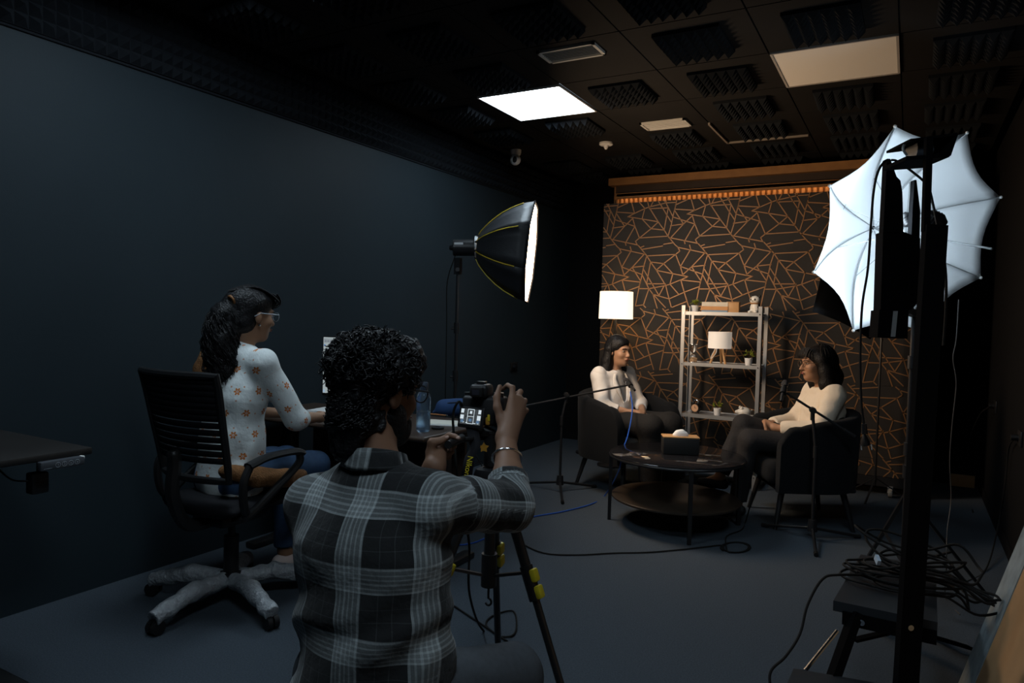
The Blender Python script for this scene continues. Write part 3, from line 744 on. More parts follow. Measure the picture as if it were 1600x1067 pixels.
MB().tube(spline([sc_-hx*.15-CU*.05, P(699, 440, dS), P(698, 500, dS), P(697, 560, dS), P(696, 640, dS+.05), P(700, 760, dS+.05), V(bz[0]-.2, bz[1]+.15, .01)], 6), .004, 6).build('power_cord', m_rub, **W)
# ================================================================ UMBRELLA AND LED LIGHT ON A STAND
dU = 3.35; uc = P(1420.2, 365.7, dU); un = nrm(-CF+.238*CR-.293*CU)
E1 = .5*CR+.87*CU; E1 = nrm(E1-un*(E1@un)); E2 = np.cross(un, E1); RU = .5123
t = thing('photo_umbrella', 'white photo umbrella with black backing glowing beside the ladder', 'umbrella', uc)
W = dict(parent=t, world=True)
m_umb = M('umbrella_white', (.86, .88, .90), .75, spec=.2); m_umbk = M('umbrella_black', (.008, .008, .009), .8)
def utip(k, R, n_off, rot, sh): a = .1115-k*PI/4+rot; return uc+sh+(E1*math.cos(a)+E2*math.sin(a))*R+un*n_off
def canopy(R, depth, rot, sh, m_, name, scal, rk=lambda k: 1.):
    apex = uc+sh-un*depth
    for k in range(8):
        A, B = utip(k, R*rk(k), 0, rot, sh), utip(k+1, R*rk((k+1) % 8), 0, rot, sh); g = []; off = []
        for s in np.linspace(.02, 1, 13):
            row = []; of = []
            for q in np.linspace(0, 1, 9):
                rib = lambda T: apex+(T-apex)*s-un*depth*.55*math.sin(PI*s)*.45
                p = rib(A)*(1-q)+rib(B)*q; mid = math.sin(PI*q)
                p = p+(uc+sh-un*depth*.3-p)*scal*mid*s*s; row.append(p); of.append(-un*.0015)
            g.append(row); off.append(of)
        MB().shell(g, off).build(name, m_, ang=None, **W)
    return apex
apx = canopy(RU, .24, 0, V(0, 0, 0), m_umb, 'canopy_panel', .085)
canopy(RU, .22, -.39, -un*.20+.058*CR-.058*CU, m_umbk, 'backing_panel', .03, lambda k: {4: 1.02, 3: 1.0}.get(k, .72))
for k in range(8):
    T = utip(k, RU, 0, 0, V(0, 0, 0)); rb = lambda s: apx+(T-apx)*s-un*.24*.55*math.sin(PI*s)*.45+un*.004
    r_ = MB().tube([rb(s) for s in np.linspace(.03, 1, 10)], .0022, 5).build('rib', m_steel, **W)
    MB().sph(T, .008, 8).build('rib_tip', m_white, **W)
    MB().cyl(rb(.5), uc-un*.02, .0016, n=5).build('stretcher', m_steel, **W)
MB().cyl(apx-un*.04, uc+un*.46, .0045, n=8).build('shaft', m_steel, **W)
# LED light on its stand
dL = 2.95; foot = P(1410, 905, dL+.35); foot[2] = 0
lt = thing('led_light', 'black LED light with barn doors and bulbs on a tripod stand', 'studio light', foot)
W = dict(parent=lt, world=True)
m_lad = M('ladder_black', (.004, .004, .0045), .9, spec=.03)
def pxs(poly, d, th): return MB().solid([P(x, y, d) for x, y in poly][::-1], CF*th)
pxs([(1386, 248), (1391, 248), (1401, 276), (1407, 282), (1410, 300), (1412, 365), (1400, 366), (1380, 362)], dL, .035).build('barn_door', m_lad, smooth=False, **W)
pxs([(1429, 281), (1432, 281), (1438, 330), (1437, 372), (1424, 372), (1426, 325)], dL+.02, .03).build('barn_door', m_lad, smooth=False, **W)
pxs([(1380, 362), (1412, 362), (1438, 372), (1437, 470), (1424, 484), (1376, 484)], dL, .06).build('lamp_housing', m_lad, smooth=False, **W)
pxs([(1374, 484), (1420, 484), (1418, 529), (1371, 527)], dL-.01, .07).build('ballast_box', m_lad, smooth=False, **W)
MB().solid([P(x, y, dL-.0115) for x, y in ((1396, 486), (1403, 486), (1399, 526), (1392, 526))][::-1], CF*.0015).build('label_plate', M('grey_label', (.33, .35, .36), .6), smooth=False, **W)
# glowing face of the housing, turned to the umbrella
g = [P(1381, 300, dL+.012), P(1379, 300, dL+.062), P(1374, 478, dL+.062), P(1376, 478, dL+.012)]
led = [P(1384, 290, dL+.045), P(1408, 290, dL+.045), P(1418, 470, dL+.07), P(1380, 470, dL+.07)]
MB().solid(led, CF*.012).build('led_face', M('led_emitter', (1, 1, 1), .5, emis=((.70, .87, 1.0), E_LED)), smooth=False, **W)
for (x0_, y0_, x1_, y1_, d_) in ((1408, 336, 1425, 352, dL+.10), (1448, 335, 1478, 350, dL+.0)):
    a, b_ = P(x0_, y0_, d_), P(x1_, y1_, d_-.01); q = MB().tube([a, a*.75+b_*.25, a*.3+b_*.7, b_], [.020, .030, .030, .012], 14).build('lamp_socket', m_blkm, **W)
    for s in (.25, .4, .55): c = a*(1-s)+b_*s; MB().tube([c-nrm(b_-a)*.002, c+nrm(b_-a)*.002], [.0325, .0325], 14).build('cooling_fin', m_blk, **W)
pt = P(1436, 470, dL+.06)
top = V(foot[0], foot[1], float(P(1410, 480, dL+.35)[2]))
MB().cyl(V(foot[0], foot[1], .18), top, .013, n=12).build('pole', m_blkm, **W)
MB().bar(top-V(0, 0, .03), P(1405, 480, dL+.05), .03, .03).build('bracket', m_blkm, smooth=False, **W)
MB().bar(top-V(0, 0, .03), uc+un*.14, .02, .02).build('umbrella_holder', m_blkm, smooth=False, **W)
for y_ in (565, 700, 735):
    z_ = float(P(1408, y_, dL+.35)[2]); cl_ = MB().cyl(V(foot[0], foot[1], z_-.03), V(foot[0], foot[1], z_+.03), .021, n=14).cyl(V(foot[0], foot[1], z_), V(foot[0]+.05, foot[1]-.02, z_), .009, n=8).build('collar', m_blk, **W)
hubz = float(P(1425, 770, dL+.35)[2])
for q, z_ in ((fl(1352, 880), 0), (fl(1560, 955), 0), (fl(1440, 815), 0)):
    MB().bar(V(foot[0], foot[1], hubz), V(q[0], q[1], .012), .018, .012).build('leg', m_blkm, smooth=False, **W)
    m_ = V(foot[0], foot[1], hubz)*.5+V(q[0], q[1], .012)*.5; MB().bar(V(foot[0], foot[1], .2), m_, .012, .008).build('brace', m_blkm, smooth=False, **W)
MB().tube(spline([P(1391, 252, dL-.01), P(1383, 252, dL-.02), P(1372, 268, dL-.03), P(1365, 300, dL-.03), P(1361, 350, dL-.03), P(1356, 420, dL-.03), P(1347, 480, dL-.03), P(1344, 560, dL-.03), P(1346, 630, dL-.03), P(1350, 664, dL-.03)], 6), .005, 6).build('power_cord', m_rub, **W)
pl = MB().tube([P(1350, 662, dL-.03), P(1351, 678, dL-.03)], [.010, .012], 8).build('plug_grip', m_blk, **W)
MB().tube([P(1350, 678, dL-.03), P(1352, 690, dL-.03), P(1353, 695, dL-.03)], [.010, .028, .028], 12, flat=(1, .6)).build('plug', m_blk, **W)
for x_ in (1345, 1361): MB().cyl(P(x_, 694, dL-.03), P(x_+1, 703, dL-.03), .003, n=6).build('plug_pin', m_chrome, **W)
MB().tube(spline([P(1392, 250, dL-.01), P(1402, 252, dL-.02), P(1425, 268, dL-.03), P(1449, 290, dL-.10), P(1458, 320, dL-.2), P(1468, 370, dL-.35), P(1477, 420, dL-.42), P(1478, 480, dL-.42), P(1474, 540, dL-.42)], 6), .005, 6).build('loop_cord', m_rub, **W)
# ================================================================ STEP LADDER
dK = 2.50
lf_ = P(1417, 1075, dK); zt_ = float(P(1370, 925, dK)[2])
ld = thing('step_ladder', 'black step ladder with tall handrail and tool tray', 'ladder', (lf_[0], lf_[1], 0))
W = dict(parent=ld, world=True)
dR = 2.19; k0 = P(1461, 352, dR); kb = P(1409, 1168, dR); kb[2] = 0.012; k0b = k0
MB().bar(kb, k0, .066, .028, up=CF).build('tall_rail', m_lad, smooth=False, **W)
MB().box(V(kb[0], kb[1], .008), (.08, .05, .016)).build('rubber_foot', m_rub, smooth=False, **W)
MB().bar(P(1446, 362, dR+.005), P(1451, 215, dR+.005), .020, .016, up=CF).build('hand_post', m_lad, smooth=False, **W)
# tool tray at the top of the post
ty = dR+.02
tr = MB(); tr.solid([P(1422, 217, ty), P(1496, 207, ty), P(1497, 211, ty), P(1422, 221, ty)][::-1], CF*.14)
tr.solid([P(1416, 244, ty-.02), P(1482, 240, ty-.02), P(1484, 245, ty-.02), P(1416, 250, ty-.02)][::-1], CF*.14)
tr.solid([P(1493, 211, ty), P(1497, 211, ty), P(1486, 243, ty), P(1480, 243, ty)][::-1], CF*.14)
tr.build('tool_tray', m_lad, smooth=False, **W)
MB().solid([P(1450, 219, ty+.06), P(1492, 213, ty+.06), P(1482, 241, ty+.06), P(1450, 243, ty+.06)][::-1], CF*.02).build('tray_back', m_blk, smooth=False, **W)
MB().tube([P(1450, 233, ty+.07), P(1424, 234, ty+.07)], [.034, .036], 16).build('roll', M('grey_plastic', (.10, .11, .13), .4), **W)
MB().tube(spline([P(1424, 220, ty+.05), P(1414, 225, ty+.04), P(1411, 233, ty+.03), P(1417, 243, ty+.03)], 5), .004, 6).build('handle_loop', m_steel, **W)
# treads
def tread(corners, th, name='tread'):
    top_ = [V(c) for c in corners]; MB().solid([c-V(0, 0, th) for c in top_], (0, 0, th)).build(name, M('tread_plastic', (.020, .023, .027), .4, spec=.4), smooth=False, **W)
z1 = zt_
q = [atz(1302, 938, z1), atz(1465, 972, z1), atz(1462, 885, z1), atz(1345, 866, z1)]
tread(q, .035)
n1 = nrm(q[1]-q[0]); f1 = nrm(q[0]-q[3])
MB().bar(q[0]+V(0, 0, -.05)+n1*.03, q[1]+V(0, 0, -.05), .012, .045, up=(0, 0, 1)).build('tread_rail', m_lad, smooth=False, **W)
for s_ in (.30,):
    c = q[0]*(1-s_)+q[1]*s_+V(0, 0, -.048)+f1*.012; MB().cyl(c-f1*.004, c+f1*.008, .010, n=12).build('screw', m_chrome, **W)
fcp = P(1422, 980, dR-.016); MB().cyl(fcp, fcp-CF*.006, .009, n=12).build('screw', m_chrome, **W)
zl = .045
lb = atz(1275, 1120, zl); MB().bar(q[0]+n1*.07-V(0, 0, .03)-f1*.01, lb*V(1, 1, 0)+V(0, 0, .01), .055, .026, up=CR).build('front_leg', m_lad, smooth=False, **W)
rb0 = q[3]+n1*.05; MB().bar(rb0-V(0, 0, .03), V(rb0[0]-.03, rb0[1]+.22, .01), .03, .022).build('rear_leg', m_lad, smooth=False, **W)
rb1 = q[2]-n1*.05; MB().bar(rb1-V(0, 0, .03), V(rb1[0]+.05, rb1[1]+.22, .01), .03, .022).build('rear_leg', m_lad, smooth=False, **W)
MB().cyl(P(1308, 986, dK-.02), P(1258, 1048, dK-.12), .007, n=8).build('chrome_strut', m_chrome, **W)
MB().bar(P(1335, 1000, dK), P(1400, 985, dK+.1), .024, .010).build('spreader', m_lad, smooth=False, **W)
MB().bar(P(1425, 985, dK+.05), P(1515, 1012, dK+.12), .022, .012).build('spreader', m_lad, smooth=False, **W)
z2 = .165; q2 = [atz(1222, 1085, z2), atz(1420, 1130, z2), atz(1400, 1072, z2), atz(1240, 1044, z2)]; tread(q2, .035)
# heap of black cable on the tread
hp = thing('cable_heap', 'tangled heap of black cable lying on the step ladder tread', 'cable', (q[0]+q[2])/2)
W = dict(parent=hp, world=True); cc = (q[0]+q[1]+q[2]+q[3])/4+n1*.06
rr = np.random.default_rng(4)
for k in range(11):
    a0_ = rr.uniform(0, 6); ra, rb_ = rr.uniform(.13, .24), rr.uniform(.055, .11); cxk = cc+n1*rr.uniform(-.05, .09)+f1*rr.uniform(-.02, .05); rot = rr.uniform(-.35, .35); hz = .014+.009*k
    lift = rr.uniform(0, .10) if k > 5 else 0.
    pts = []
    for a in np.linspace(0, 2*PI, 13)[:-1]:
        u_, v_ = ra*math.cos(a), rb_*math.sin(a); u_, v_ = u_*math.cos(rot)-v_*math.sin(rot), u_*math.sin(rot)+v_*math.cos(rot)
        dz = hz+rr.uniform(-.004, .006)+lift*max(0, math.sin(a+a0_))
        if (cxk+n1*u_-cc)@n1 > .17: dz -= .05
        pts.append(cxk+n1*u_+f1*v_+V(0, 0, dz))
    MB().tube(spline(pts+[pts[0]], 5)[:-1], .0045, 6, closed=True).build('cable_loop', m_rub, ang=None, **W)
MB().tube(spline([cc-n1*.1+V(0, 0, .02), P(1312, 898, dK), P(1285, 905, dK-.02), P(1262, 945, dK-.05), P(1250, 990, dK-.1), P(1228, 1025, dK-.15), P(1206, 1046, dK-.18), P(1203, 1068, dK-.2), P(1212, 1100, dK-.22)], 6), .0045, 6).build('cable_tail', m_rub, ang=None, **W)
MB().box(P(1371, 879, dK+.05)+V(0, 0, .01), (.012, .03, .022), rotz(.4)@rotx(.5)).build('connector', M('connector_blue', (.45, .55, .68), .4), smooth=False, **W)
# ================================================================ LEANING BOARD (front right)
bn = nrm(V(-1, 0, .28)); bu = nrm(V(.28, 0, 1))
t = thing('plywood_board', 'brown plywood board with grey worn border leaning on the right wall', 'board', (.30, 2.1, 0))
W = dict(parent=t, world=True)
def bpt(y, s, off=0.): return V(.206, y, .006)+bu*s+bn*off
MB().solid([bpt(3.02, 0), bpt(1.0, 0), bpt(1.0, 1.20), bpt(3.02, 1.20)], -bn*.018).build('panel', M('plywood', (.36, .21, .10), .55, var=(5, .35)), smooth=False, **W)
MB().solid([bpt(3.02, 0, .003), bpt(2.80, 0, .003), bpt(2.80, 1.20, .003), bpt(3.02, 1.20, .003)], -bn*.0028).build('border', M('worn_grey', (.20, .24, .26), .7, var=(16, .6)), smooth=False, **W)
# background stand pole at the right of the set, wall socket and hanging cables
c = fl(1366, 778); t = thing('light_stand', 'thin black light stand behind the right armchair', 'light stand', (c[0], c[1], 0))
MB().cyl((0, 0, .1), (0, 0, 1.75), .008, n=8).build('pole', m_blkm, t)
for a in (.3, 2.4, 4.5): MB().bar((0, 0, .16), (.24*math.cos(a), .24*math.sin(a), .008), .012, .008).build('leg', m_blkm, t, smooth=False)
def socket(c, n, lab):
    t = thing('wall_socket', lab, 'wall socket', c); a = nrm(n); s = nrm(np.cross(a, (0, 0, 1))); R = np.stack([s, a, V(0, 0, 1)], 1)
    MB().rbox(a*.006, (.13, .012, .085), .004, R).build('plate', m_blk, t); MB().cyl(a*.012+s*.02, a*.045+s*.02, .018, n=10).build('plug', m_blk, t)
    return t
c = atx(1557, 635, XR); socket(c, (-1, 0, 0), 'black wall socket on the right wall'); 
cable('wall_cable', 'thin black cable drooping from the right wall socket', [c-V(.03, 0, 0), atx(1542, 638, XR-.05), atx(1530, 650, XR-.08), atx(1515, 690, XR-.1), atx(1512, 760, XR-.05), fl(1520, 800)], .004, m_rub)
c = atx(1596, 685, XR); socket(c, (-1, 0, 0), 'black wall socket at the right edge of the picture')
cable('wall_cable', 'black cable hanging down the right wall beside the plywood board', [c-V(.03, 0, 0), atx(1576, 702, XR-.02), atx(1570, 760, XR-.02), atx(1560, 820, XR-.03), fl(1540, 890), fl(1500, 915), fl(1530, 940)], .004, m_rub)
c = atx(802, 573, XL); socket(c, (1, 0, 0), 'black wall socket on the left wall near the softbox')
cable('hanging_cable', 'thin black cable hanging behind the ladder', [P(1498, 468, 3.3), P(1494, 530, 3.3), P(1489, 560, 3.3), P(1494, 600, 3.3), P(1488, 660, 3.3), P(1484, 720, 3.3), P(1486, 780, 3.3), P(1480, 830, 3.25), P(1479, 880, 3.2), fl(1478, 935), fl(1500, 960)], .0025, M('grey_cable', (.06, .055, .05), .5))
# ================================================================ DESKS
m_desk = M('dark_desk', (.018, .016, .015), .42, spec=.45, var=(14, .3))
t = thing('standing_desk', 'black height-adjustable desk with control panel at the left edge', 'desk', (-2.85, .80, 0))
W = dict(parent=t, world=True)
MB().rbox((-2.85, .80, .7875), (.70, 1.32, .025), .006).build('desk_top', m_desk, **W)
for y_ in (1.22, .35):
    MB().rbox((-2.86, y_, .40), (.07, .10, .76), .006).build('leg', m_blkm, **W)
    MB().rbox((-2.84, y_, .02), (.66, .09, .04), .01).build('foot', m_blkm, **W)
MB().bar((-2.86, .35, .75), (-2.86, 1.22, .75), .05, .04).build('cross_bar', m_blkm, smooth=False, **W)
cp = atz(94, 722, .765); R_ = rotz(-.06)
px_ = V(-2.492, cp[1], .762)
cpn = MB().rbox(px_, (.030, .145, .030), .006).build('control_panel', M('panel_grey', (.055, .06, .07), .4), **W)
mk_ = M('panel_mark', (.30, .33, .36), .5)
def glyph(ch, pos, size, mat, parent, R, name='glyph', ext=.0004):
    cu = bpy.data.curves.new(name, 'FONT'); cu.body = ch; cu.size = size; cu.align_x = 'CENTER'; cu.align_y = 'CENTER'; cu.extrude = ext
    o = bpy.data.objects.new(name, cu); COL.objects.link(o); dg = bpy.context.evaluated_depsgraph_get()
    me = bpy.data.meshes.new_from_object(o.evaluated_get(dg)); bpy.data.objects.remove(o); bpy.data.curves.remove(cu)
    me.materials.clear(); me.materials.append(mat)
    Mx = Matrix([[R[i][j] for j in range(3)] for i in range(3)]).to_4x4(); Mx.translation = Vector([float(a) for a in pos]); me.transform(Mx)
    L_ = Vector(parent.matrix_basis.translation) if parent else Vector((0, 0, 0)); me.transform(Matrix.Translation(-L_))
    o = bpy.data.objects.new(name, me); COL.objects.link(o); o.parent = parent; return o
Rg = np.array([[0, 0, 1.], [1, 0, 0], [0, 1, 0]])       # text x -> +Y, text y -> +Z, faces +X
for i, ch in enumerate(('1', '2', '^', 'v')):
    yk_ = px_[1]-.018+i*.021
    c_ = V(px_[0]+.0155, yk_, px_[2]); o_ = MB()
    o_.tube([c_+V(0, .008*math.cos(a)*(1 if abs(math.cos(a)) < .99 else 1), .008*math.sin(a)) for a in np.linspace(0, 2*PI, 12, endpoint=False)], .0007, 4, closed=True)
    o_.build('button', mk_, **W)
    glyph(ch, c_+V(.0004, 0, -.003 if ch == '^' else 0), .012, mk_, t, Rg, 'button_mark')
MB().box(px_+V(.0155, -.050, -.008), (.001, .026, .0012)).build('panel_line', mk_, smooth=False, **W)
MB().rbox(px_+V(.004, .067, .010), (.018, .012, .013), .003).build('usb_dongle', m_white, **W)
MB().rbox(V(-2.58, px_[1]-.03, .690), (.045, .055, .072), .006).cyl(V(-2.58, px_[1]-.03, .72), V(-2.58, px_[1]-.03, .78), .004, n=6).build('power_brick', m_blk, **W)
MB().tube(spline([V(-2.58, px_[1]-.06, .70), V(-2.6, px_[1]-.10, .71), V(-2.62, px_[1]-.13, .75), V(-2.66, px_[1]-.12, .776)], 5), .003, 5).build('cord', m_rub, **W)
# work desk of the woman
DZ = .74
t = thing('work_desk', 'dark brown desk with rounded corner where the woman works', 'desk', (-2.53, 2.93, 0))
W = dict(parent=t, world=True)
m_dt = M('brown_desk', (.045, .028, .020), .40, spec=.4, var=(10, .3))
MB().rbox((-2.54, 2.915, DZ-.0125), (1.28, .61, .025), .012, n=3).build('desk_top', m_dt, **W)
for x_ in (-3.08, -2.02):
    MB().rbox((x_, 2.93, .36), (.08, .06, .70), .006).build('leg', m_blkm, **W); MB().rbox((x_, 2.93, .018), (.07, .56, .036), .01).build('foot', m_blkm, **W)
MB().box((-2.55, 3.13, .53), (1.08, .018, .36)).build('modesty_panel', m_dt, smooth=False, **W)
# monitor
c = atz(548, 640, DZ); mc = V(-2.52, 3.08, 0)
bl = aty(509, 610, 3.05); tl = aty(512, 526, 3.05)
t = thing('monitor', 'black-framed computer monitor showing a white window on the work desk', 'monitor', (tl[0]+.26, 3.05, DZ+.0005), .12)
zt3, zb3 = float(tl[2])-DZ, float(bl[2])-DZ-.02
MB().rbox((0, .014, (zt3+zb3)/2), (.54, .028, zt3-zb3+.012), .006).build('frame', m_blk, t)
MB().box((0, -.001, (zt3+zb3)/2+.004), (.522, .002, zt3-zb3-.012)).build('screen', M('screen', (.1, .1, .1), .3, emis=((.78, .90, .92), .38)), t, smooth=False)
MB().box((0, -.0025, zt3-.022), (.522, .001, .024)).build('toolbar', M('screen_toolbar', (.1, .1, .1), .3, emis=((.62, .70, .74), .36)), t, smooth=False)
mb = MB()
for k in range(9): mb.box((-.245+k*.017, -.0035, zt3-.024), (.009, .001, .009))
mb.build('toolbar_icons', M('screen_icon', (.1, .1, .1), .3, emis=((.35, .42, .5), .3)), t, smooth=False)
MB().box((-.252, -.003, zt3-.048), (.010, .001, .010)).build('window_icon', M('screen_blue', (.1, .1, .1), .3, emis=((.1, .3, .75), .5)), t, smooth=False)
MB().box((-.252, -.003, zb3+.022), (.010, .001, .016)).build('start_icon', M('screen_blue2', (.1, .1, .1), .3, emis=((.4, .6, .85), .6)), t, smooth=False)
MB().box((0, .05, .15), (.05, .02, .30)).rbox((0, .04, .006), (.24, .18, .012), .005).build('stand', m_blk, t)
# things on the desk
def desk_pt(x, y): return atz(x, y, DZ)
c = desk_pt(661, 674); t = thing('water_bottle', 'clear blue plastic water bottle half full on the work desk', 'bottle', (c[0], c[1], DZ+.0005))
MB().lathe([(.028, .0), (.033, .005), (.034, .02), (.034, .155), (.031, .175), (.020, .195), (.017, .20), (.017, .205)], 24).build('body', M('bottle_plastic', (.55, .75, .95), .05, trans=.92, ior=1.2, alpha=.75), t)
MB().lathe([(.001, .004), (.030, .004), (.031, .02), (.031, .095), (.001, .095)], 22).build('water', M('water', (.45, .65, .85), .02, trans=.95, ior=1.33, alpha=.7), t)
MB().lathe([(.019, .197), (.020, .2), (.020, .232), (.017, .236), (.001, .236)], 20).build('cap', M('bottle_cap', (.03, .045, .07), .4), t)
c = desk_pt(716, 650); t = thing('blue_pouch', 'blue fabric pouch lying at the end of the work desk', 'pouch', (c[0], c[1]+.02, DZ+.0005), .4)
S = Sdf(); S.ecap((-.09, 0, .045), (.07, 0, .05), (.055, .045), (.06, .048), (0, 1, 0)); S.ecap((-.10, 0, .03), (-.15, .0, .012), (.035, .03), (.03, .008), (0, 1, 0)); S.cut((0, 0, .003), (0, 0, -1), 1.); S.disp = wrinkle(9, .006, 45)
S.build('body', M('blue_cloth', (.020, .055, .15), .85, bump=(300, .3)), t, .005)
MB().tube(spline([(-.13, -.02, .05), (-.05, -.045, .075), (.05, -.045, .08)], 5), .003, 5).build('zip', m_blk, t)
c = desk_pt(690, 664); t = thing('notebook', 'open white notebook pages lying on the work desk', 'notebook', (c[0]-.02, c[1]+.03, DZ+.0005), .35)
MB().rbox((0, 0, .004), (.20, .15, .008), .002).build('cover', m_paper, t); MB().box((.0, 0, .0092), (.19, .14, .002)).build('page', M('page_cream', (.62, .60, .52), .8), t, smooth=False)
c = desk_pt(685, 651); t = thing('pencil', 'orange pencil lying on the notebook', 'pencil', (c[0], c[1]-.02, DZ+.0145), .1)
MB().cyl((-.07, 0, 0), (.06, 0, 0), .0038, n=6).build('shaft', M('pencil_orange', (.40, .16, .05), .5), t); MB().cyl((.06, 0, 0), (.075, 0, 0), .0038, .0006, n=6).build('tip', m_blk, t)
c = desk_pt(684, 670); o = thing('lens_cap', 'round black lens cap beside the water bottle', 'lens cap', (c[0], c[1], DZ+.0005))
MB().lathe([(.030, 0), (.031, .002), (.031, .008), (.027, .009), (.001, .009)], 22).build('disc', m_blk, o); MB().box((0, 0, .0095), (.02, .006, .002)).build('pinch_grip', m_rub, o, smooth=False)
c = desk_pt(494, 650); t = thing('paper_stack', 'stack of white paper under the arm of the seated woman', 'paper', (c[0]+.08, c[1]+.10, DZ+.0005), .05)
for k in range(3): MB().box((0, 0, .005+k*.0105), (.30-.01*k, .21, .010), rotz(.04*k)).build('sheet_bundle', m_paper, t, smooth=False)
# ================================================================ OFFICE CHAIR
CC = atz(352, 905, .10); CC = V(CC[0], CC[1], 0)+.025*V(.872, .489, 0); CA = math.radians(90)   # facing direction of the chair
oc = thing('office_chair', 'black mesh-back swivel chair with plastic-wrapped legs', 'chair', CC, CA-PI/2)
m_wrap = M('crumpled_plastic', (.30, .32, .34), .28, spec=.8, var=(45, .5), bump=(70, 1.))
MB().cyl((0, 0, .075), (0, 0, .14), .045, n=18).build('hub', m_blk, oc)
MB().cyl((0, 0, .12), (0, 0, .30), .032, n=16).cyl((0, 0, .28), (0, 0, .43), .016, n=12).build('gas_column', m_blk, oc)
cas = [atz(230, 985, .03), atz(388, 990, .03)]
ca0 = math.atan2(*(cas[0]-CC)[[1, 0]])-(CA-PI/2)
for k in range(5):
    a = ca0+k*2*PI/5; d = V(math.cos(a), math.sin(a), 0); s = V(-d[1], d[0], 0); RL = .375
    pts = [d*.03+V(0, 0, .105), d*.16+V(0, 0, .115), d*.21+V(0, 0, .108), d*RL+V(0, 0, .062)]
    lg = MB().tube(pts, [.030, .026, .025, .018], 8, flat=(1, .8)).build('leg', m_blk, oc)
    S = Sdf(); S.cap(d*.05+V(0, 0, .106), d*.19+V(0, 0, .114), .036, .036, .01); S.cap(d*.19+V(0, 0, .114), d*(RL+.015)+V(0, 0, .066), .037, .032, .015)
    S.cut(d*(RL+.01)+V(0, 0, .06), d+V(0, 0, -.25), .1); S.disp = wrinkle(20+k, .006, 85, 4); S.build('wrap', m_wrap, lg, .006, relax=0)
    c = d*RL; MB().cyl(c+V(0, 0, .03)-s*.024, c+V(0, 0, .03)-s*.004, .029, n=16).cyl(c+V(0, 0, .03)+s*.004, c+V(0, 0, .03)+s*.024, .029, n=16).cyl(c+V(0, 0, .03), c+V(0, 0, .08), .008, n=8).build('caster', m_blk, oc)
SZ = .47
S = Sdf(); S.ecap((0, -.17, SZ), (0, .19, SZ), (.235, .045), (.235, .042), (1, 0, 0), .03); S.disp = lambda p: .012*np.clip(-p[:, 1]*2, 0, 1)*0
S.build('seat', M('seat_fabric', (.011, .011, .013), .75, spec=.2, bump=(400, .2)), oc, .008)
MB().rbox((0, 0, SZ-.075), (.20, .26, .05), .015).build('tilt_mechanism', m_blk, oc)
# backrest: curved frame with horizontal slats
bxw, bz0_, bz1_ = .235, .60, 1.035
def bk(x, z): q = (z-bz0_)/(bz1_-bz0_); return V(x*(1.0-.12*(1-q)), -.235-.09*q*q+.05*(x/bxw)**2-.02*math.sin(PI*q), z)
fr = [bk(x, bz1_+.012*(1-(x/bxw)**2)*0) for x in np.linspace(-bxw, bxw, 9)]+[bk(bxw, z) for z in np.linspace(bz1_, bz0_, 9)[1:]]+[bk(x, bz0_) for x in np.linspace(bxw, -bxw, 9)[1:]]+[bk(-bxw, z) for z in np.linspace(bz0_, bz1_, 9)[1:-1]]
MB().tube(fr, .016, 8, closed=True).build('back_frame', m_blk, oc)
m_mesh = M('chair_mesh', (.008, .008, .010), .8, spec=.15)
zz = bz1_-.012
for k in range(13):
    hgt_ = .024
    g = [[bk(x, zz-hgt_*q) for x in np.linspace(-bxw, bxw, 9)] for q in (0, .5, 1)]
    MB().shell(g, (0, -.006, 0)).build('back_slat', m_mesh, oc, ang=None)
    zz -= hgt_+(.0008 if k < 6 else .0055)
    if zz-hgt_ < bz0_: break
MB().tube(spline([(0, -.05, SZ-.08), (0, -.22, SZ-.07), (0, -.29, SZ+.06), (0, -.285, .66), (0, -.29, .72)], 5), [.028]*20+[.02], 8).build('back_spine', m_blk, oc)
for sx in (-1, 1):
    x = sx*.275; pad = MB().tube(spline([(x, -.15, .665), (x, -.05, .688), (x, .09, .690), (x, .15, .675)], 5), [.026]*15+[.018], 8, flat=(1, .6)).build('armrest_pad', m_blk, oc)
    MB().tube(spline([(x, .13, .672), (x, .12, .63), (x, .0, .55), (x*.97, -.10, .48), (x*.9, -.14, .445), (x*.6, -.12, .42)], 5), .017, 8).build('armrest_support', m_blk, oc)
    MB().tube(spline([(x, -.14, .665), (x, -.17, .60), (x*.97, -.16, .50), (x*.9, -.12, .445)], 5), .017, 8).build('armrest_support', m_blk, oc)
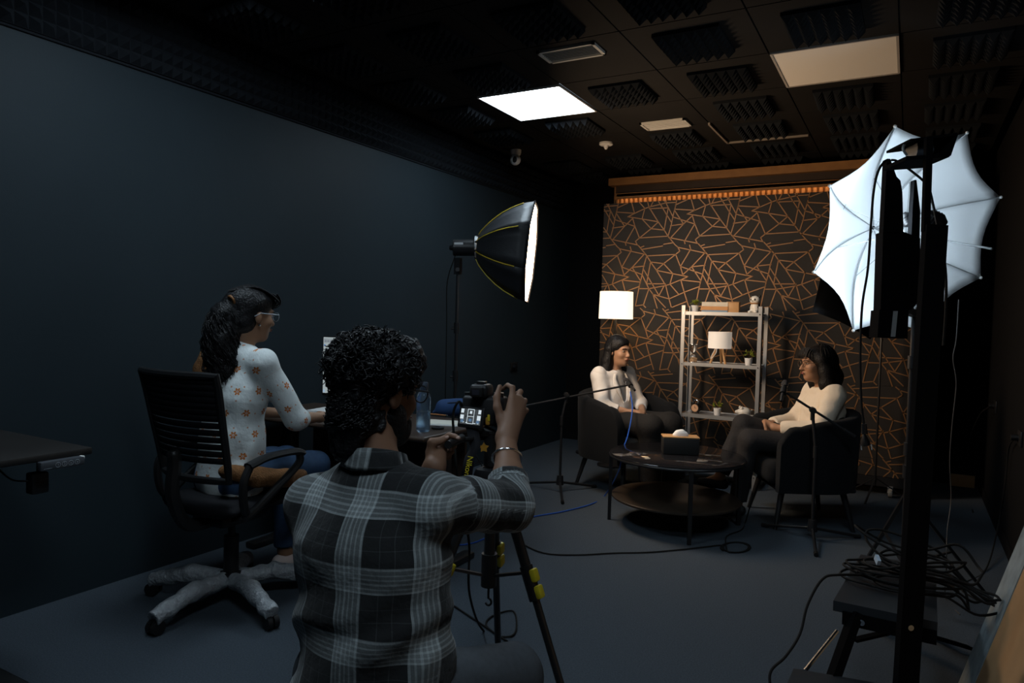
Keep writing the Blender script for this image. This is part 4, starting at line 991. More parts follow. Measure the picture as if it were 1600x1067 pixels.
# ================================================================ CAMERA ON TRIPOD
dT = 2.15; tb = P(757, 900, dT); apex = P(768, 742, dT); tb = V(apex[0], apex[1], 0)
tp = thing('camera_tripod', 'black photo tripod with yellow leg clamps holding the camera', 'tripod', tb)
W = dict(parent=tp, world=True)
md = nrm(CF*1.0+CR*.10); ang0 = math.atan2(md[1], md[0]); RF = .37
for k in range(3):
    a = ang0+k*2*PI/3; d = V(math.cos(a), math.sin(a), 0); top_ = apex+d*.035-V(0, 0, .01); ft_ = tb+d*RF+V(0, 0, .012)
    l = MB().cyl(top_, top_*.64+ft_*.36, .0155, n=12).build('leg', m_blkm, **W)
    MB().cyl(top_*.66+ft_*.34, ft_, .0115, n=12).build('lower_leg', m_blkm, **W)
    MB().sph(ft_, (.017, .017, .012), 10).build('rubber_foot', m_rub, **W)
    tdir = nrm(ft_-top_); s = nrm(np.cross(d, (0, 0, 1))); c = top_*.64+ft_*.36; side = nrm(CR*.8-CF*.45)
    MB().cyl(c-tdir*.055, c+tdir*.045, .0195, n=12).build('clamp_body', m_blk, **W)
    x, y, z = frame(tdir, side); Rk = np.stack([x, y, z], 1)
    for o_ in (-.030, .018): MB().rbox(c+tdir*o_+side*.020, (.030, .020, .038), .006, Rk).build('clamp_lever', m_yel, **W)
    mid = V(tb[0], tb[1], .0); hb = tb+V(0, 0, .51)
    q = top_*.68+ft_*.32; MB().bar(hb, q, .014, .008).build('spreader', m_steel if False else m_blkm, smooth=False, **W)
MB().cyl(tb+V(0, 0, .49), apex+V(0, 0, .10), .0165, n=14).build('centre_column', m_blkm, **W)
MB().cyl(tb+V(0, 0, .48), tb+V(0, 0, .58), .024, n=14).build('column_sleeve', m_blk, **W)
MB().tube([tb+V(0, 0, .485), tb+V(0, 0, .455)]+[tb+V(.011*math.sin(a), 0, .442-.011+.022*0+.011*math.cos(a)) for a in np.linspace(0, 4.2, 8)], .0035, 6).build('hook', m_blk, **W)
MB().rbox(apex-V(0, 0, .005), (.09, .09, .06), .02).build('shoulder', m_blk, **W)
hp_ = P(752, 690, dT)
MB().cyl(apex+V(0, 0, .03), apex+V(0, 0, .13), .026, n=14).build('pan_head', m_blk, **W)
cb = P(756, 641, dT)      # camera body centre
MB().rbox(V(cb[0], cb[1], cb[2]-.068), (.07, .06, .014), .004, rotz(.5)).cyl(apex+V(0, 0, .12), V(cb[0], cb[1], cb[2]-.06), .018, n=12).build('mounting_plate', m_blk, **W)
MB().cyl(V(cb[0], cb[1], cb[2]-.085), P(712, 688, dT-.17), .0075, n=8).cyl(P(722, 684, dT-.13), P(700, 695, dT-.22), .0115, n=10).build('pan_handle', m_blk, **W)
m_or = M('orange_rubber', (.34, .17, .02), .5); m_yy = M('charm_yellow', (.55, .40, .02), .5)
# camera: faces away from the man, lens towards the set
yawc = .12; cf = nrm(CF*math.cos(.30)+CR*math.sin(.30)); cf[2] = -.02; cf = nrm(cf); cx_ = nrm(np.cross(cf, (0, 0, 1))); cz_ = np.cross(cx_, cf); RC = np.stack([cx_, cf, cz_], 1)
cm = thing('photo_camera', 'black photo camera with lit flip screen on the tripod', 'camera', cb)
def cl_(x, y, z): return RC@V(x, y, z)
MB().rbox((0, 0, 0), (.128, .05, .088), .012, RC, 3).rbox(cl_(.052, .006, -.002), (.034, .068, .092), .014, RC, 3).build('body', M('camera_body', (.014, .014, .015), .5, bump=(500, .2)), cm)
MB().rbox(cl_(-.008, -.004, .060), (.058, .068, .040), .012, RC, 3).build('viewfinder_hump', m_blk, cm)
MB().rbox(cl_(-.008, -.044, .058), (.040, .022, .030), .006, RC).build('eyecup', m_rub, cm)
MB().box(cl_(-.008, -.0556, .058), (.022, .001, .015), RC).build('eyepiece', M('eyepiece_glass', (.03, .03, .04), .08, spec=.8), cm, smooth=False)
MB().rbox(cl_(-.008, -.004, .084), (.026, .026, .008), .002, RC).build('hot_shoe', m_steel if False else m_blkm, cm)
MB().cyl(cl_(.046, .0, .040), cl_(.046, .0, .056), .015, n=16).cyl(cl_(-.052, 0, .04), cl_(-.052, 0, .052), .012, n=14).build('dials', m_blkm, cm)
MB().cyl(cl_(-.01, .02, -.005), cl_(-.01, .14, -.005), .036, .038, n=24).build('lens', m_blk, cm)
# flip screen behind the body
scR = RC@rotz(-.22)@rotx(-.20); so = cl_(-.020, -.052, -.018)
MB().rbox(so, (.088, .009, .062), .004, scR).build('screen_frame', m_blk, cm)
def on_scr(u, v, w, h, off=.0052): return so+scR@V(u, -off, v), (w, .0006, h)
c_, s_ = on_scr(0, .002, .072, .046); scr = MB().box(c_, s_, scR).build('screen', M('camera_screen', (.02, .02, .02), .3, emis=((.45, .52, .56), .10)), cm, smooth=False)
mlt = M('screen_light', (.02, .02, .02), .3, emis=((.80, .92, 1.), .75)); mdk = M('screen_dark', (.01, .01, .012), .4); mbl = M('screen_person', (.02, .02, .02), .3, emis=((.25, .45, .75), .35))
mb = MB()
for u, v, w_, h_ in ((-.030, .016, .010, .012), (.030, .016, .009, .012), (-.030, -.002, .012, .012), (.029, -.002, .012, .014), (0, .013, .008, .008), (0, .022, .022, .002), (0, -.020, .022, .0015), (-.011, .001, .0016, .042), (.011, .001, .0016, .042), (0, .001, .022, .0016), (-.024, -.017, .006, .003), (-.012, -.0185, .006, .002), (.016, -.0185, .008, .002), (.028, -.0185, .006, .002)):
    c_, s_ = on_scr(u, v+.002, w_, h_, .0056); mb.box(c_, s_, scR)
mb.build('screen_highlights', mlt, scr, smooth=False)
mb = MB()
for k in range(26):
    u, v = random.uniform(-.033, .033), random.uniform(-.006, .020); c_, s_ = on_scr(u, v, random.uniform(.002, .005), random.uniform(.001, .003), .0054); mb.box(c_, s_, scR)
mb.build('screen_pattern', mdk, scr, smooth=False)
mb = MB()
for u, v in ((-.028, -.012), (.027, -.012), (0, -.008)): c_, s_ = on_scr(u, v, .010, .008, .0058); mb.box(c_, s_, scR)
mb.build('screen_figures', mbl, scr, smooth=False)
# strap hanging from the camera with lettering, charms, cable
sp_ = [P(726, 722, dT-.12), P(734, 712, dT-.11), P(742, 700, dT-.09), P(742, 676, dT-.04)]
st = spline([P(728, 750, dT-.12), P(731, 730, dT-.13), P(735, 712, dT-.12), P(742, 690, dT-.08), cb+cl_(-.064, 0, .02)], 6)
g = [[p-nrm(CR*.95+CU*.25)*.017, p+nrm(CR*.95+CU*.25)*.017] for p in st]
sto = MB().shell(g, CF*.003).build('strap', m_blkf, parent=cm, world=True, ang=None)
d_ = -nrm(P(735, 712, dT-.12)-P(728, 750, dT-.12)); zz_ = nrm(-CF); zz_ = nrm(zz_-d_*(zz_@d_)); yy_ = np.cross(zz_, d_)
glyph('Nikon', P(732, 728, dT-.1345), .023, M('strap_letters', (.62, .50, .02), .6), cm, np.stack([d_, yy_, zz_], 1), 'strap_lettering')
for (x_, y_, star) in ((756, 699, 1), (762, 658, 0)):
    c = P(x_, y_, dT-.055); mb = MB(); R_ = np.stack([CR, CU, -CF], 1)
    if star:
        poly = [((.015 if k % 2 == 0 else .0085)*math.cos(PI/2+k*PI/5), (.015 if k % 2 == 0 else .0085)*math.sin(PI/2+k*PI/5)) for k in range(10)]
        ch = MB().prism(poly, R_, c, .008); o_ = thing('star_charm', 'orange star charm hanging below the camera', 'charm', c); ch.build('star', m_or, o_, world=True, smooth=False)
    else:
        o_ = thing('yellow_charm', 'small yellow and orange charm at the camera base', 'charm', c); MB().rbox(c, (.013, .022, .008), .003, R_).build('lower_half', m_or, o_, world=True)
        MB().rbox(c+CR*.003+CU*.010-CF*.003, (.008, .020, .006), .0025, R_).build('upper_half', m_yy, o_, world=True)
cable('camera_cable', 'black cable hanging from the camera down to the carpet', [cb+cl_(-.066, -.01, .01), P(716, 628, dT-.06), P(708, 648, dT-.05), P(710, 690, dT-.05), P(714, 740, dT-.05), P(722, 790, dT+.0), P(733, 850, dT+.1), P(734, 930, dT+.15), fl(755, 985), fl(790, 995), fl(806, 985), fl(802, 955), fl(770, 962), fl(760, 978), fl(790, 1000), fl(700, 940)], .004, m_rub)
# ================================================================ PEOPLE
FH = nrm(CF*V(1, 1, 0)); RH = nrm(CR*V(1, 1, 0)); UP = V(0, 0, 1)
def skin(name, c): return M(name, c, .55, spec=.35, var=(14, .12), sss=.0)
m_hair = M('black_hair', (.007, .007, .008), .45, spec=.28, bump=(120, .5)); m_hairb = M('dark_brown_hair', (.008, .0065, .006), .5, spec=.25, bump=(120, .5))
m_lip = M('lips', (.30, .09, .07), .45); m_eyew = M('eye_white', (.38, .35, .32), .35); m_iris = M('iris', (.012, .008, .006), .2)
m_nail = M('nail', (.55, .36, .29), .3)
def head(S, c, R, s=1.0):
    q = lambda x, y, z: V(c)+R@(V(x, y, z)*s); e = lambda x, y, z, a, b, d, k=.02, op=0: S.ell(q(x, y, z), V(a, b, d)*s, R, k*s, op)
    e(0, -.012, .032, .074, .094, .083); e(0, .030, -.030, .060, .066, .086, .03); e(0, .045, -.088, .040, .042, .032, .03); e(0, .072, -.100, .018, .016, .015, .02)
    for sx in (-1, 1):
        e(sx*.038, .062, -.030, .024, .024, .022, .02); e(sx*.076, -.006, -.012, .010, .019, .031, .008); e(sx*.032, .100, .002, .017, .012, .011, .012, 1)
    e(0, .086, .022, .046, .014, .010, .02)
    S.cap(q(0, .094, .004), q(0, .116, -.034), .0075*s, .0115*s, .012*s); e(0, .104, -.038, .017, .010, .008, .008)
    e(0, .098, -.063, .022, .010, .009, .008)
    return q
def face_parts(q, R, root, s=1., brow=m_hair, lips=True, eyes=True):
    # q maps head coordinates to the body's space
    for sx in (-1, 1):
        if eyes:
            e = MB().sph(q(sx*.031, .081, .002), (.0120*s, .0100*s, .0062*s), 10, R).build('eye', m_eyew, root); MB().sph(q(sx*.031, .0875, .002), (.006*s, .005*s, .006*s), 8, R).build('iris', m_iris, e)
        MB().tube(spline([q(sx*.012, .0995, .020), q(sx*.030, .0985, .026), q(sx*.050, .085, .021)], 4), [.003*s]*8+[.0012*s], 5).build('eyebrow', brow, root)
    if lips: MB().sph(q(0, .105, -.060), (.019*s, .006*s, .0032*s), 10, R).sph(q(0, .104, -.067), (.016*s, .006*s, .0038*s), 10, R).build('lips', m_lip, root)
def glasses(q, root, s=1., mat=None, rr=.024):
    mat = mat or m_blkm; g = MB()
    for sx in (-1, 1):
        g.tube([q(sx*.034+rr*1.08*math.cos(a), .112-.004*abs(math.cos(a)), .0+rr*.86*math.sin(a)) for a in np.linspace(0, 2*PI, 20, endpoint=False)], .0019*s, 6, closed=True)
        g.tube([q(sx*(.034+rr*1.05), .108, .006), q(sx*.082, .09, .008), q(sx*.084, .0, .006), q(sx*.082, -.03, -.012)], .0021*s, 6)
    g.tube([q(-.010, .113, .004), q(0, .116, .007), q(.010, .113, .004)], .0018*s, 6)
    o = g.build('glasses', mat, root, ang=None)
    L = MB()
    for sx in (-1, 1): L.sph(q(sx*.034, .111, 0), (rr, .0008, rr*.84), 16, None)
    return o
def fingers(S, W, K, F, T, r0=.0165, rk=.0108, rt=.0066):
    for k in K: S.cap(W, k, r0, rk, .016)
    S.cap(W, (V(K[1])+V(K[2]))/2, r0*1.05, rk*1.2, .02)
    for f in F: S.chain(f, list(np.linspace(.0098, rt, len(f))), .004)
    S.chain([W]+list(T), [r0*.9]+list(np.linspace(.0135, .0078, len(T))), .008)
def nails(tips, root, s=.0055):
    for p, d, n in tips: x, y, z = frame(n, d); MB().sph(V(p), (s*.8, s*1.25, s*.3), 8, np.stack([x, y, z], 1)).build('fingernail', m_nail, root)
def limb_uv(segs, axes_origin, side, fwd=None, base=None, tmin=.12, rd=.085):
    # plaid coordinates: torso lateral / height, sleeves along / around
    segs = [(V(a), V(b)) for a, b in segs]; o, sd = V(axes_origin), V(side)
    def f(vs):
        u = (vs-o)@sd; v = vs[:, 2].copy()
        best = np.full(len(vs), 1e9)
        if fwd is not None:      # round the trunk below the shoulders
            s_ = np.clip((vs[:, 2]-base[2])/(o[2]-base[2]), 0, 1); ax_ = base+s_[:, None]*(o-base); lat, dep = (vs-ax_)@sd, -((vs-ax_)@fwd)
            w_ = np.clip((o[2]-.07-vs[:, 2])/.08, 0, 1); u = (1-w_)*lat+w_*np.arctan2(lat, dep+.03)*.155
        for a, b, rad in [(a, b, rd) for a, b in segs]:
            ba = b-a; L2 = ba@ba; t = ((vs-a)@ba)/L2; tc_ = np.clip(t, 0, 1); q = vs-a-tc_[:, None]*ba; d = np.sqrt((q*q).sum(1)); m = (d < rad) & (d < best) & (t > tmin)
            x, y, z = frame(ba); ang = np.arctan2(q@y, q@x)
            v[m] = (t*math.sqrt(L2))[m]; u[m] = (ang*.06)[m]; best[m] = d[m]
        return np.stack([u, v, vs[:, 2]], 1)
    return f
# ---------------------------------------------------------------- the kneeling man with the camera
dM = 1.70
rootM = P(575, 1085, 1.64); rootM[2] = 0
man = thing('person', 'person kneeling in a grey plaid shirt, hand on the camera', 'person', rootM)
LM = V(rootM)
def m(px, py, d): return P(px, py, d)-LM
thM = math.radians(30); TFm = FH*math.cos(thM)+RH*math.sin(thM); TRm = RH*math.cos(thM)-FH*math.sin(thM)
hc = m(590, 607, dM); thh = math.radians(41); hf = nrm(FH*math.cos(thh)+RH*math.sin(thh)-UP*.16); hr = nrm(np.cross(hf, UP)); RHd = np.stack([hr, hf, np.cross(hr, hf)], 1)
pel = m(572, 1080, 1.64); pel[2] = .44; chest = m(575, 850, 1.655); nb = m(588, 728, 1.665)
shL = m(490, 785, 1.725); shR = m(672, 785, 1.60)
elR, wrR = m(797, 792, 1.80), m(791, 686, 2.00); elL, wrL = m(560, 880, 2.0), m(679, 729, 1.915)
hipL, hipR = pel-TRm*.095, pel+TRm*.095
knR = m(803, 1052, 1.83); anR = V(knR[0]+.03, knR[1]+.02, .10)-TFm*.06
knL = pel-TRm*.10+TFm*.36; knL[2] = .075; anL = knL-TFm*.38+V(0, 0, -.01)
m_skm = skin('skin_man', (.19, .10, .062))
S = Sdf(); q = head(S, hc, RHd, 1.0)
S.cap(q(0, -.025, -.06), nb+V(0, 0, -.02), .056, .060, .03)
S.ecap(pel, chest, (.14, .09), (.15, .10), TRm, .04); S.ecap(chest, nb-V(0, 0, .05), (.15, .10), (.08, .06), TRm, .05)
for a, b in ((nb, shL), (nb, shR)): S.cap(b*.35+a*.65-V(0, 0, .03), b, .05, .05, .04)
for s_, e_, w_ in ((shL, elL, wrL), (shR, elR, wrR)): S.cap(s_, e_, .047, .040, .02); S.cap(e_, e_*.6+w_*.4, .041, .041, .02); S.cap(e_*.6+w_*.4, w_, .041, .0265, .02)
for h_, k_, a_ in ((hipL, knL, anL), (hipR, knR, anR)): S.cap(h_, k_, .078, .055, .03); S.cap(k_, a_, .052, .036, .02)
KR = [m(800, 622, 2.06), m(808, 624, 2.078), m(815, 632, 2.088), m(817, 644, 2.09)]
FR = [[KR[0], m(801, 606, 2.075), m(793, 602, 2.10), m(785, 608, 2.115)], [KR[1], m(813, 612, 2.11), m(808, 615, 2.15), m(797, 622, 2.17)], [KR[2], m(820, 626, 2.12), m(813, 628, 2.16), m(803, 634, 2.175)], [KR[3], m(822, 641, 2.12), m(816, 642, 2.155), m(807, 646, 2.17)]]
fingers(S, wrR*.9+m(795, 662, 2.03)*.1, KR, FR, [m(783, 656, 2.03), m(777, 637, 2.04), m(776, 621, 2.055), m(781, 604, 2.075)], .0215, .0118)
KL = [m(690, 688, 1.97), m(689, 694, 1.985), m(688, 701, 1.995), m(686, 709, 2.0)]
FL_ = [[KL[0], m(702, 680, 1.968), m(711, 682, 1.955), m(717, 685, 1.945)], [KL[1], m(704, 689, 1.985), m(710, 697, 1.965), m(702, 704, 1.950)], [KL[2], m(702, 699, 2.0), m(706, 706, 1.975), m(697, 712, 1.960)], [KL[3], m(697, 708, 2.0), m(701, 714, 1.98), m(693, 718, 1.965)]]
fingers(S, wrL, KL, FL_, [m(673, 707, 1.93), m(675, 691, 1.925), m(687, 689, 1.93), m(697, 684, 1.935)], .0205, .0115)
S.build('body', m_skm, man, .0048)
nails([(m(698, 683, 1.929), nrm(CR+.3*CU), -CF), (m(716, 684, 1.939), CR, -CF), (m(704, 701, 1.942), nrm(-CU), -CF)], man)
face_parts(q, RHd, man, eyes=True)
# shirt
WR1, WR2 = wrinkle(11, .0045, 17, 4), wrinkle(12, .0030, 38, 4)
def shirt_disp(p):
    lo = np.clip((.80-p[:, 2])/.28, 0, 1); dg = np.sin((p[:, 2]*1.0-(p-chest)@TRm*.75)*46+1.5*np.sin(((p-chest)@TRm)*14)+.8*np.sin(p[:, 2]*30))
    arm = np.clip(1-np.linalg.norm(p-(elR*.5+shR*.5), axis=1)/.17, 0, 1); df = np.sin(((p-shR)@nrm(elR-shR))*75+((p-shR)@UP)*45)
    return WR1(p)*1.1+WR2(p)*.8+0.0075*lo*dg+.0055*arm*df
S = Sdf(); i_ = .017
S.ecap(pel-V(0, 0, .05), pel*.5+chest*.5, (.190, .148), (.170, .124), TRm, .05); S.ecap(pel*.5+chest*.5, chest, (.168, .12), (.176, .122), TRm, .05); S.ecap(chest, nb-V(0, 0, .055), (.176, .122), (.10, .075), TRm, .06)
for b in (shL, shR): S.cap(nb-V(0, 0, .035), b-V(0, 0, .005), .052, .064, .05)
S.cap(shL, elL, .066, .058, .03); S.cap(elL, elL*.6+wrL*.4, .058, .05, .02)
S.cap(shR, elR, .068, .060, .03); cuffR = elR*.62+wrR*.38; S.cap(elR, cuffR, .060, .053, .025); S.cap(elR*.74+wrR*.26, cuffR, .056, .055, .006)
S.cut(cuffR+nrm(wrR-elR)*.004, wrR-elR, .10); S.cut(elL*.6+wrL*.4, wrL-elL, .09); S.cut(nb+V(0, 0, .028)-TFm*.02, UP+TFm*.25, .10)
# loose front panel at his right side
S.ecap(m(668, 880, 1.60), m(668, 1060, 1.60), (.05, .035), (.065, .05), TFm, .05)
S.disp = shirt_disp
m_sh = M('plaid_flannel', (.1, .1, .1), .9, spec=.12, sheen=.15, bump=(18, .8)); nt = m_sh.node_tree
ux, vx, _ = attr_xy(nt, 'plaid')
def stripes(x, per, off):
    f = ((x+off)*(1/per)).fr(); r = None
    band = (f.gt(.02)*f.lt(.40))*.42
    for c0, w0, a in ((.02, .028, .5), (.085, .022, .40), (.15, .03, .55), (.22, .022, .42), (.285, .022, .42), (.36, .03, .52), (.62, .012, .10), (.80, .012, .10)):
        s_ = (f.gt(c0)*f.lt(c0+w0))*a; r = s_ if r is None else r+s_
    return band+r
nz = nt.nodes.new('ShaderNodeTexNoise'); nz.inputs['Scale'].default_value = 240; tcn = nt.nodes.new('ShaderNodeTexCoord'); nt.links.new(tcn.outputs['Object'], nz.inputs['Vector'])
fac = (stripes(ux, .150, .138+1.5)*.55+stripes(vx, .150, .05+1.5)*.50)*(XN(nt, nz.outputs['Fac'])*.5+.75)
mix_to(m_sh, fac, (.016, .017, .018), (.36, .40, .41))
uvM = limb_uv([(shR+(elR-shR)*.02, elR), (elR, wrR), (shL, elL)], nb, TRm, TFm, pel, .3)
S.build('shirt', m_sh, man, .006, {'plaid': uvM}, relax=1)
# yoke seam and collar
col_ = []
for a in np.linspace(0, 2*PI, 28, endpoint=False):
    x_, y_ = math.cos(a), math.sin(a); col_.append((x_, y_))
g1 = [[nb+TRm*(.073+.010*k)*x_+TFm*(.068+.010*k)*y_+V(0, 0, .052-.040*k-.045*(y_+1)/2+(.012*abs(x_)))*1.0 for (x_, y_) in col_+col_[:1]] for k in (0, .5, 1.0, 1.25)]
mbc = MB().shell(g1, [[nrm(TRm*x_+TFm*y_)*-.0035 for (x_, y_) in col_+col_[:1]] for k in range(4)])
vsn = np.array(mbc.v); mbc.build('collar', m_sh, man, ang=None, attr={'plaid': np.stack([(vsn-nb)@TRm*.6+.05, vsn[:, 2]*.8+.03, vsn[:, 2]], 1)})
ys = []
for x_ in np.linspace(-.155, .150, 24): ys.append(x_)
# trousers
m_jean = M('charcoal_denim', (.060, .068, .078), .85, spec=.15, var=(60, .25), bump=(600, .2))
S = Sdf(); S.ecap(pel-TRm*.0, pel+V(0, 0, .03), (.165, .115), (.165, .12), TRm, .04)
for h_, k_, a_ in ((hipL, knL, anL), (hipR, knR, anR)): S.cap(h_, k_, .096, .074, .04); S.cap(k_, a_, .070, .056, .02)
for a_, d in ((anL, nrm(anL-knL)), (anR, nrm(anR-knR))): S.cut(a_-d*.01, d, .08)
S.disp = wrinkle(31, .004, 42, 4); S.build('trousers', m_jean, man, .007)
m_shoe = M('dark_shoe', (.02, .02, .02), .6)
for nm, a_, d in (('shoe', anR, TFm), ('shoe', anL, -TFm*.3-UP*.0)):
    S = Sdf(); a2 = V(a_[0], a_[1], .045) if nm and a_ is anR else a_-nrm(anL-knL)*-.02
    if a_ is anR: S.chain([a2-d*.05, a2+d*.08, a2+d*.17], [.042, .042, .032])
    else: S.chain([a_+V(0, 0, .0), a_-TFm*.05-UP*.02, a_-TFm*.09-V(0, 0, .035)], [.042, .036, .026])
    S.cut((0, 0, .002), (0, 0, -1), 3); S.build('shoe', m_shoe, man, .007)
# hair, beard, glasses, bangle
S = Sdf(); S.ell(q(0, -.018, .050), (.098, .112, .086), RHd); S.chain([q(0, -.045, .0), q(0, -.042, -.07), q(0, -.036, -.125)], [.074, .064, .061], .03); S.ell(q(0, .05, .085), (.075, .06, .048), RHd, .03)
S.ell(q(0, .10, -.01), (.072, .055, .060), RHd, .015, 1)
for sx in (-1, 1): S.ell(q(sx*.085, .012, -.028), (.025, .030, .040), RHd, .01, 1)
nzA, nzB = wrinkle(41, .010, 95, 5), wrinkle(42, .006, 190, 4); S.disp = lambda p: nzA(p)+nzB(p)
S.build('hair', m_hair, man, .005, relax=0)
hm = MB(); r5 = np.random.default_rng(5); n_ = 0
while n_ < 1100:
    d = nrm(r5.normal(size=3)); pl_ = V(d[0]*.098, d[1]*.112-.018, d[2]*.086+.050)
    if d[2] < -.55 or (pl_[1] > .055 and pl_[2] < .07) or (abs(pl_[0]) > .06 and pl_[2] < .0 and pl_[1] > -.04): continue
    n_ += 1; nn = nrm(V(d[0]/.098, d[1]/.112, d[2]/.086)); t1 = nrm(np.cross(nn, r5.normal(size=3))); t2 = np.cross(nn, t1)
    L_ = r5.uniform(.015, .040); rad = r5.uniform(.006, .013); tw = r5.uniform(1.0, 2.0)*2*PI; ph = r5.uniform(0, 6); dr = nrm(nn*r5.uniform(.2, .75)+t1*.9-V(0, 0, .25)); a1 = nrm(np.cross(dr, nn)); a2 = np.cross(dr, a1)
    hm.tube([q(*(pl_-nn*.006+dr*L_*s_+(a1*math.cos(tw*s_+ph)+a2*math.sin(tw*s_+ph))*rad*(.5+.5*s_))) for s_ in np.linspace(0, 1, 10)], [.0026, .0028, .0028, .0028, .0027, .0026, .0024, .002, .0016, .0008], 4, cap=False)
for k in range(420):        # shorter curls down the back of the head
    a = r5.uniform(PI*1.02, PI*1.98); z_ = r5.uniform(-.085, .01); nn = V(math.cos(a), math.sin(a), 0); pl_ = V(.076*math.cos(a), -.040+.072*math.sin(a), z_)
    if abs(pl_[0]) > .055 and pl_[1] > -.06: continue
    L_ = r5.uniform(.012, .024); rad = r5.uniform(.003, .006); tw = r5.uniform(1., 2.)*2*PI; ph = r5.uniform(0, 6); dr = nrm(nn*.45+V(r5.uniform(-.6, .6), 0, -.8)); a1 = nrm(np.cross(dr, nn)); a2 = np.cross(dr, a1)
    hm.tube([q(*(pl_-nn*.004+dr*L_*s_+(a1*math.cos(tw*s_+ph)+a2*math.sin(tw*s_+ph))*rad)) for s_ in np.linspace(0, 1, 7)], [.0022, .0024, .0024, .0022, .002, .0015, .0008], 4, cap=False)
hm.build('curls', m_hair, man, ang=None)
S = Sdf(); S.ell(q(0, .045, -.092), (.058, .060, .050), RHd); S.ell(q(.05, .02, -.06), (.022, .035, .04), RHd, .02); S.ell(q(-.05, .02, -.06), (.022, .035, .04), RHd, .02)
S.disp = wrinkle(44, .005, 160, 5); S.build('beard', m_hair, man, .005, relax=0)
glasses(q, man, 1., M('spectacle_frame', (.02, .02, .022), .3, spec=.6))
bc = elR*.26+wrR*.74; bx_, by_, _ = frame(nrm(wrR-elR)+V(.12, -.1, 0))
MB().tube([bc+bx_*.041*math.cos(a)+by_*.041*math.sin(a)-V(0, 0, .008) for a in np.linspace(0, 2*PI, 30, endpoint=False)], .0034, 8, closed=True).build('bangle', m_chrome, man, ang=None)
# ================================================================ SEATED PEOPLE
def seated(label, loc, ang, J, sk, sc=1.):
    root = thing('person', label, 'person', loc, ang-PI/2)
    S = Sdf(); q = head(S, J['head'], J['R'], sc)
    S.cap(q(0, -.025, -.06), J['neck']-V(0, 0, .02), .046, .050, .03)
    X_ = V(1, 0, 0)
    S.ecap(J['pel'], J['chest'], (.125, .085), (.125, .085), X_, .05); S.ecap(J['chest'], J['neck']-V(0, 0, .05), (.125, .085), (.07, .05), X_, .05)
    for s_, e_, w_ in (J['armL'], J['armR']):
        S.cap(J['neck']*.6+s_*.4-V(0, 0, .03), s_, .042, .042, .04); S.cap(s_, e_, .040, .034, .02); S.cap(e_, w_, .035, .023, .02)
    for h_, k_, a_, t_ in (J['legL'], J['legR']): S.cap(h_, k_, .072, .05, .03); S.cap(k_, a_, .048, .032, .02); S.cap(a_-V(0, 0, .03), t_, .03, .024, .02)
    for w_, f, n, t in J['hands']:      # wrist, finger direction, palm normal, thumb side
        f, n, t = nrm(f), nrm(n), nrm(t); W_ = V(w_)+f*.015; K = [W_+f*(.075-.006*abs(i-1))+t*(.029-.019*i) for i in range(4)]; F = []
        for i in range(4):
            p_ = K[i]; pts = [p_]; A_ = .5
            for L_ in ((.038, .024, .019), (.042, .027, .02), (.038, .025, .019), (.03, .019, .016))[i]: p_ = p_+(f*math.cos(A_)+n*math.sin(A_))*L_; pts.append(p_); A_ += J.get('curl', .65)
            F.append(pts)
        fingers(S, W_, K, F, [W_+f*.02+t*.028, W_+f*.05+t*.044+n*.01, W_+f*.078+t*.040+n*.022], .0185, .0105)
    S.build('body', sk, root, .0075)
    return root, q
def strands(name, mat, root, paths, r=.003, n=4):
    mb = MB()
    for p in paths: k = len(p); mb.tube(p, [r*(1-.75*(i/(k-1))**3) for i in range(k)], n, cap=False)
    return mb.build(name, mat, root, ang=None)
def hrot(yaw, pitch=0., rl=0.): return rotz(yaw)@rotx(pitch)@roty(rl)
# --- woman at the desk (from behind)
W1 = dict(head=V(.045, .03, 1.280), R=hrot(-.16, -.10), neck=V(.035, -.01, 1.13), chest=V(0, -.015, .90), pel=V(0, -.03, .60))
W1['armR'] = (V(.165, .0, 1.07), V(.225, .13, .82), V(.135, .36, .795)); W1['armL'] = (V(-.165, .0, 1.07), V(-.215, .14, .82), V(-.10, .37, .79))
W1['legR'] = (V(.09, -.02, .59), V(.11, .38, .56), V(.12, .34, .13), V(.12, .46, .05)); W1['legL'] = (V(-.09, -.02, .59), V(-.09, .38, .56), V(-.08, .36, .13), V(-.08, .48, .05))
W1['hands'] = [(W1['armR'][2], (-.25, 1, -.05), (0, .05, -1), (-1, -.2, 0)), (W1['armL'][2], (.3, 1, -.05), (0, .05, -1), (1, -.2, 0))]; W1['curl'] = .3
w1c = CC+V(math.cos(CA), math.sin(CA), 0)*.02
sk1 = skin('skin_desk', (.30, .165, .10))
w1, q1 = seated('person seated at the desk in a white floral kurta', (w1c[0], w1c[1], 0), CA, W1, sk1, .97)
face_parts(q1, W1['R'], w1)
S = Sdf(); X_ = V(1, 0, 0); pe, ch_, nk = W1['pel'], W1['chest'], W1['neck']
S.ecap(pe-V(0, 0, .04), pe*.55+ch_*.45, (.178, .135), (.140, .105), X_, .06); S.ecap(pe*.55+ch_*.45, ch_+V(0, 0, .04), (.140, .105), (.155, .108), X_, .06); S.ecap(ch_+V(0, 0, .04), nk-V(0, 0, .05), (.155, .108), (.085, .065), X_, .06)
S.cap(nk-V(0, 0, .05), nk+V(0, -.004, .012), .060, .054, .02)
for s_, e_, w_ in (W1['armL'], W1['armR']): S.cap(nk-V(0, 0, .04), s_, .045, .054, .05); S.cap(s_, e_, .056, .050, .03); S.cap(e_, e_*.72+w_*.28, .050, .045, .02); S.cut(e_*.72+w_*.28, w_-e_, .09)
S.cut(nk+V(0, 0, .022), (0, .3, 1), .09)
S.disp = (lambda A, B: (lambda p: A(p)+B(p)*np.clip((.95-p[:, 2])*3, .2, 1)))(wrinkle(51, .004, 30, 3), wrinkle(52, .009, 40, 4))
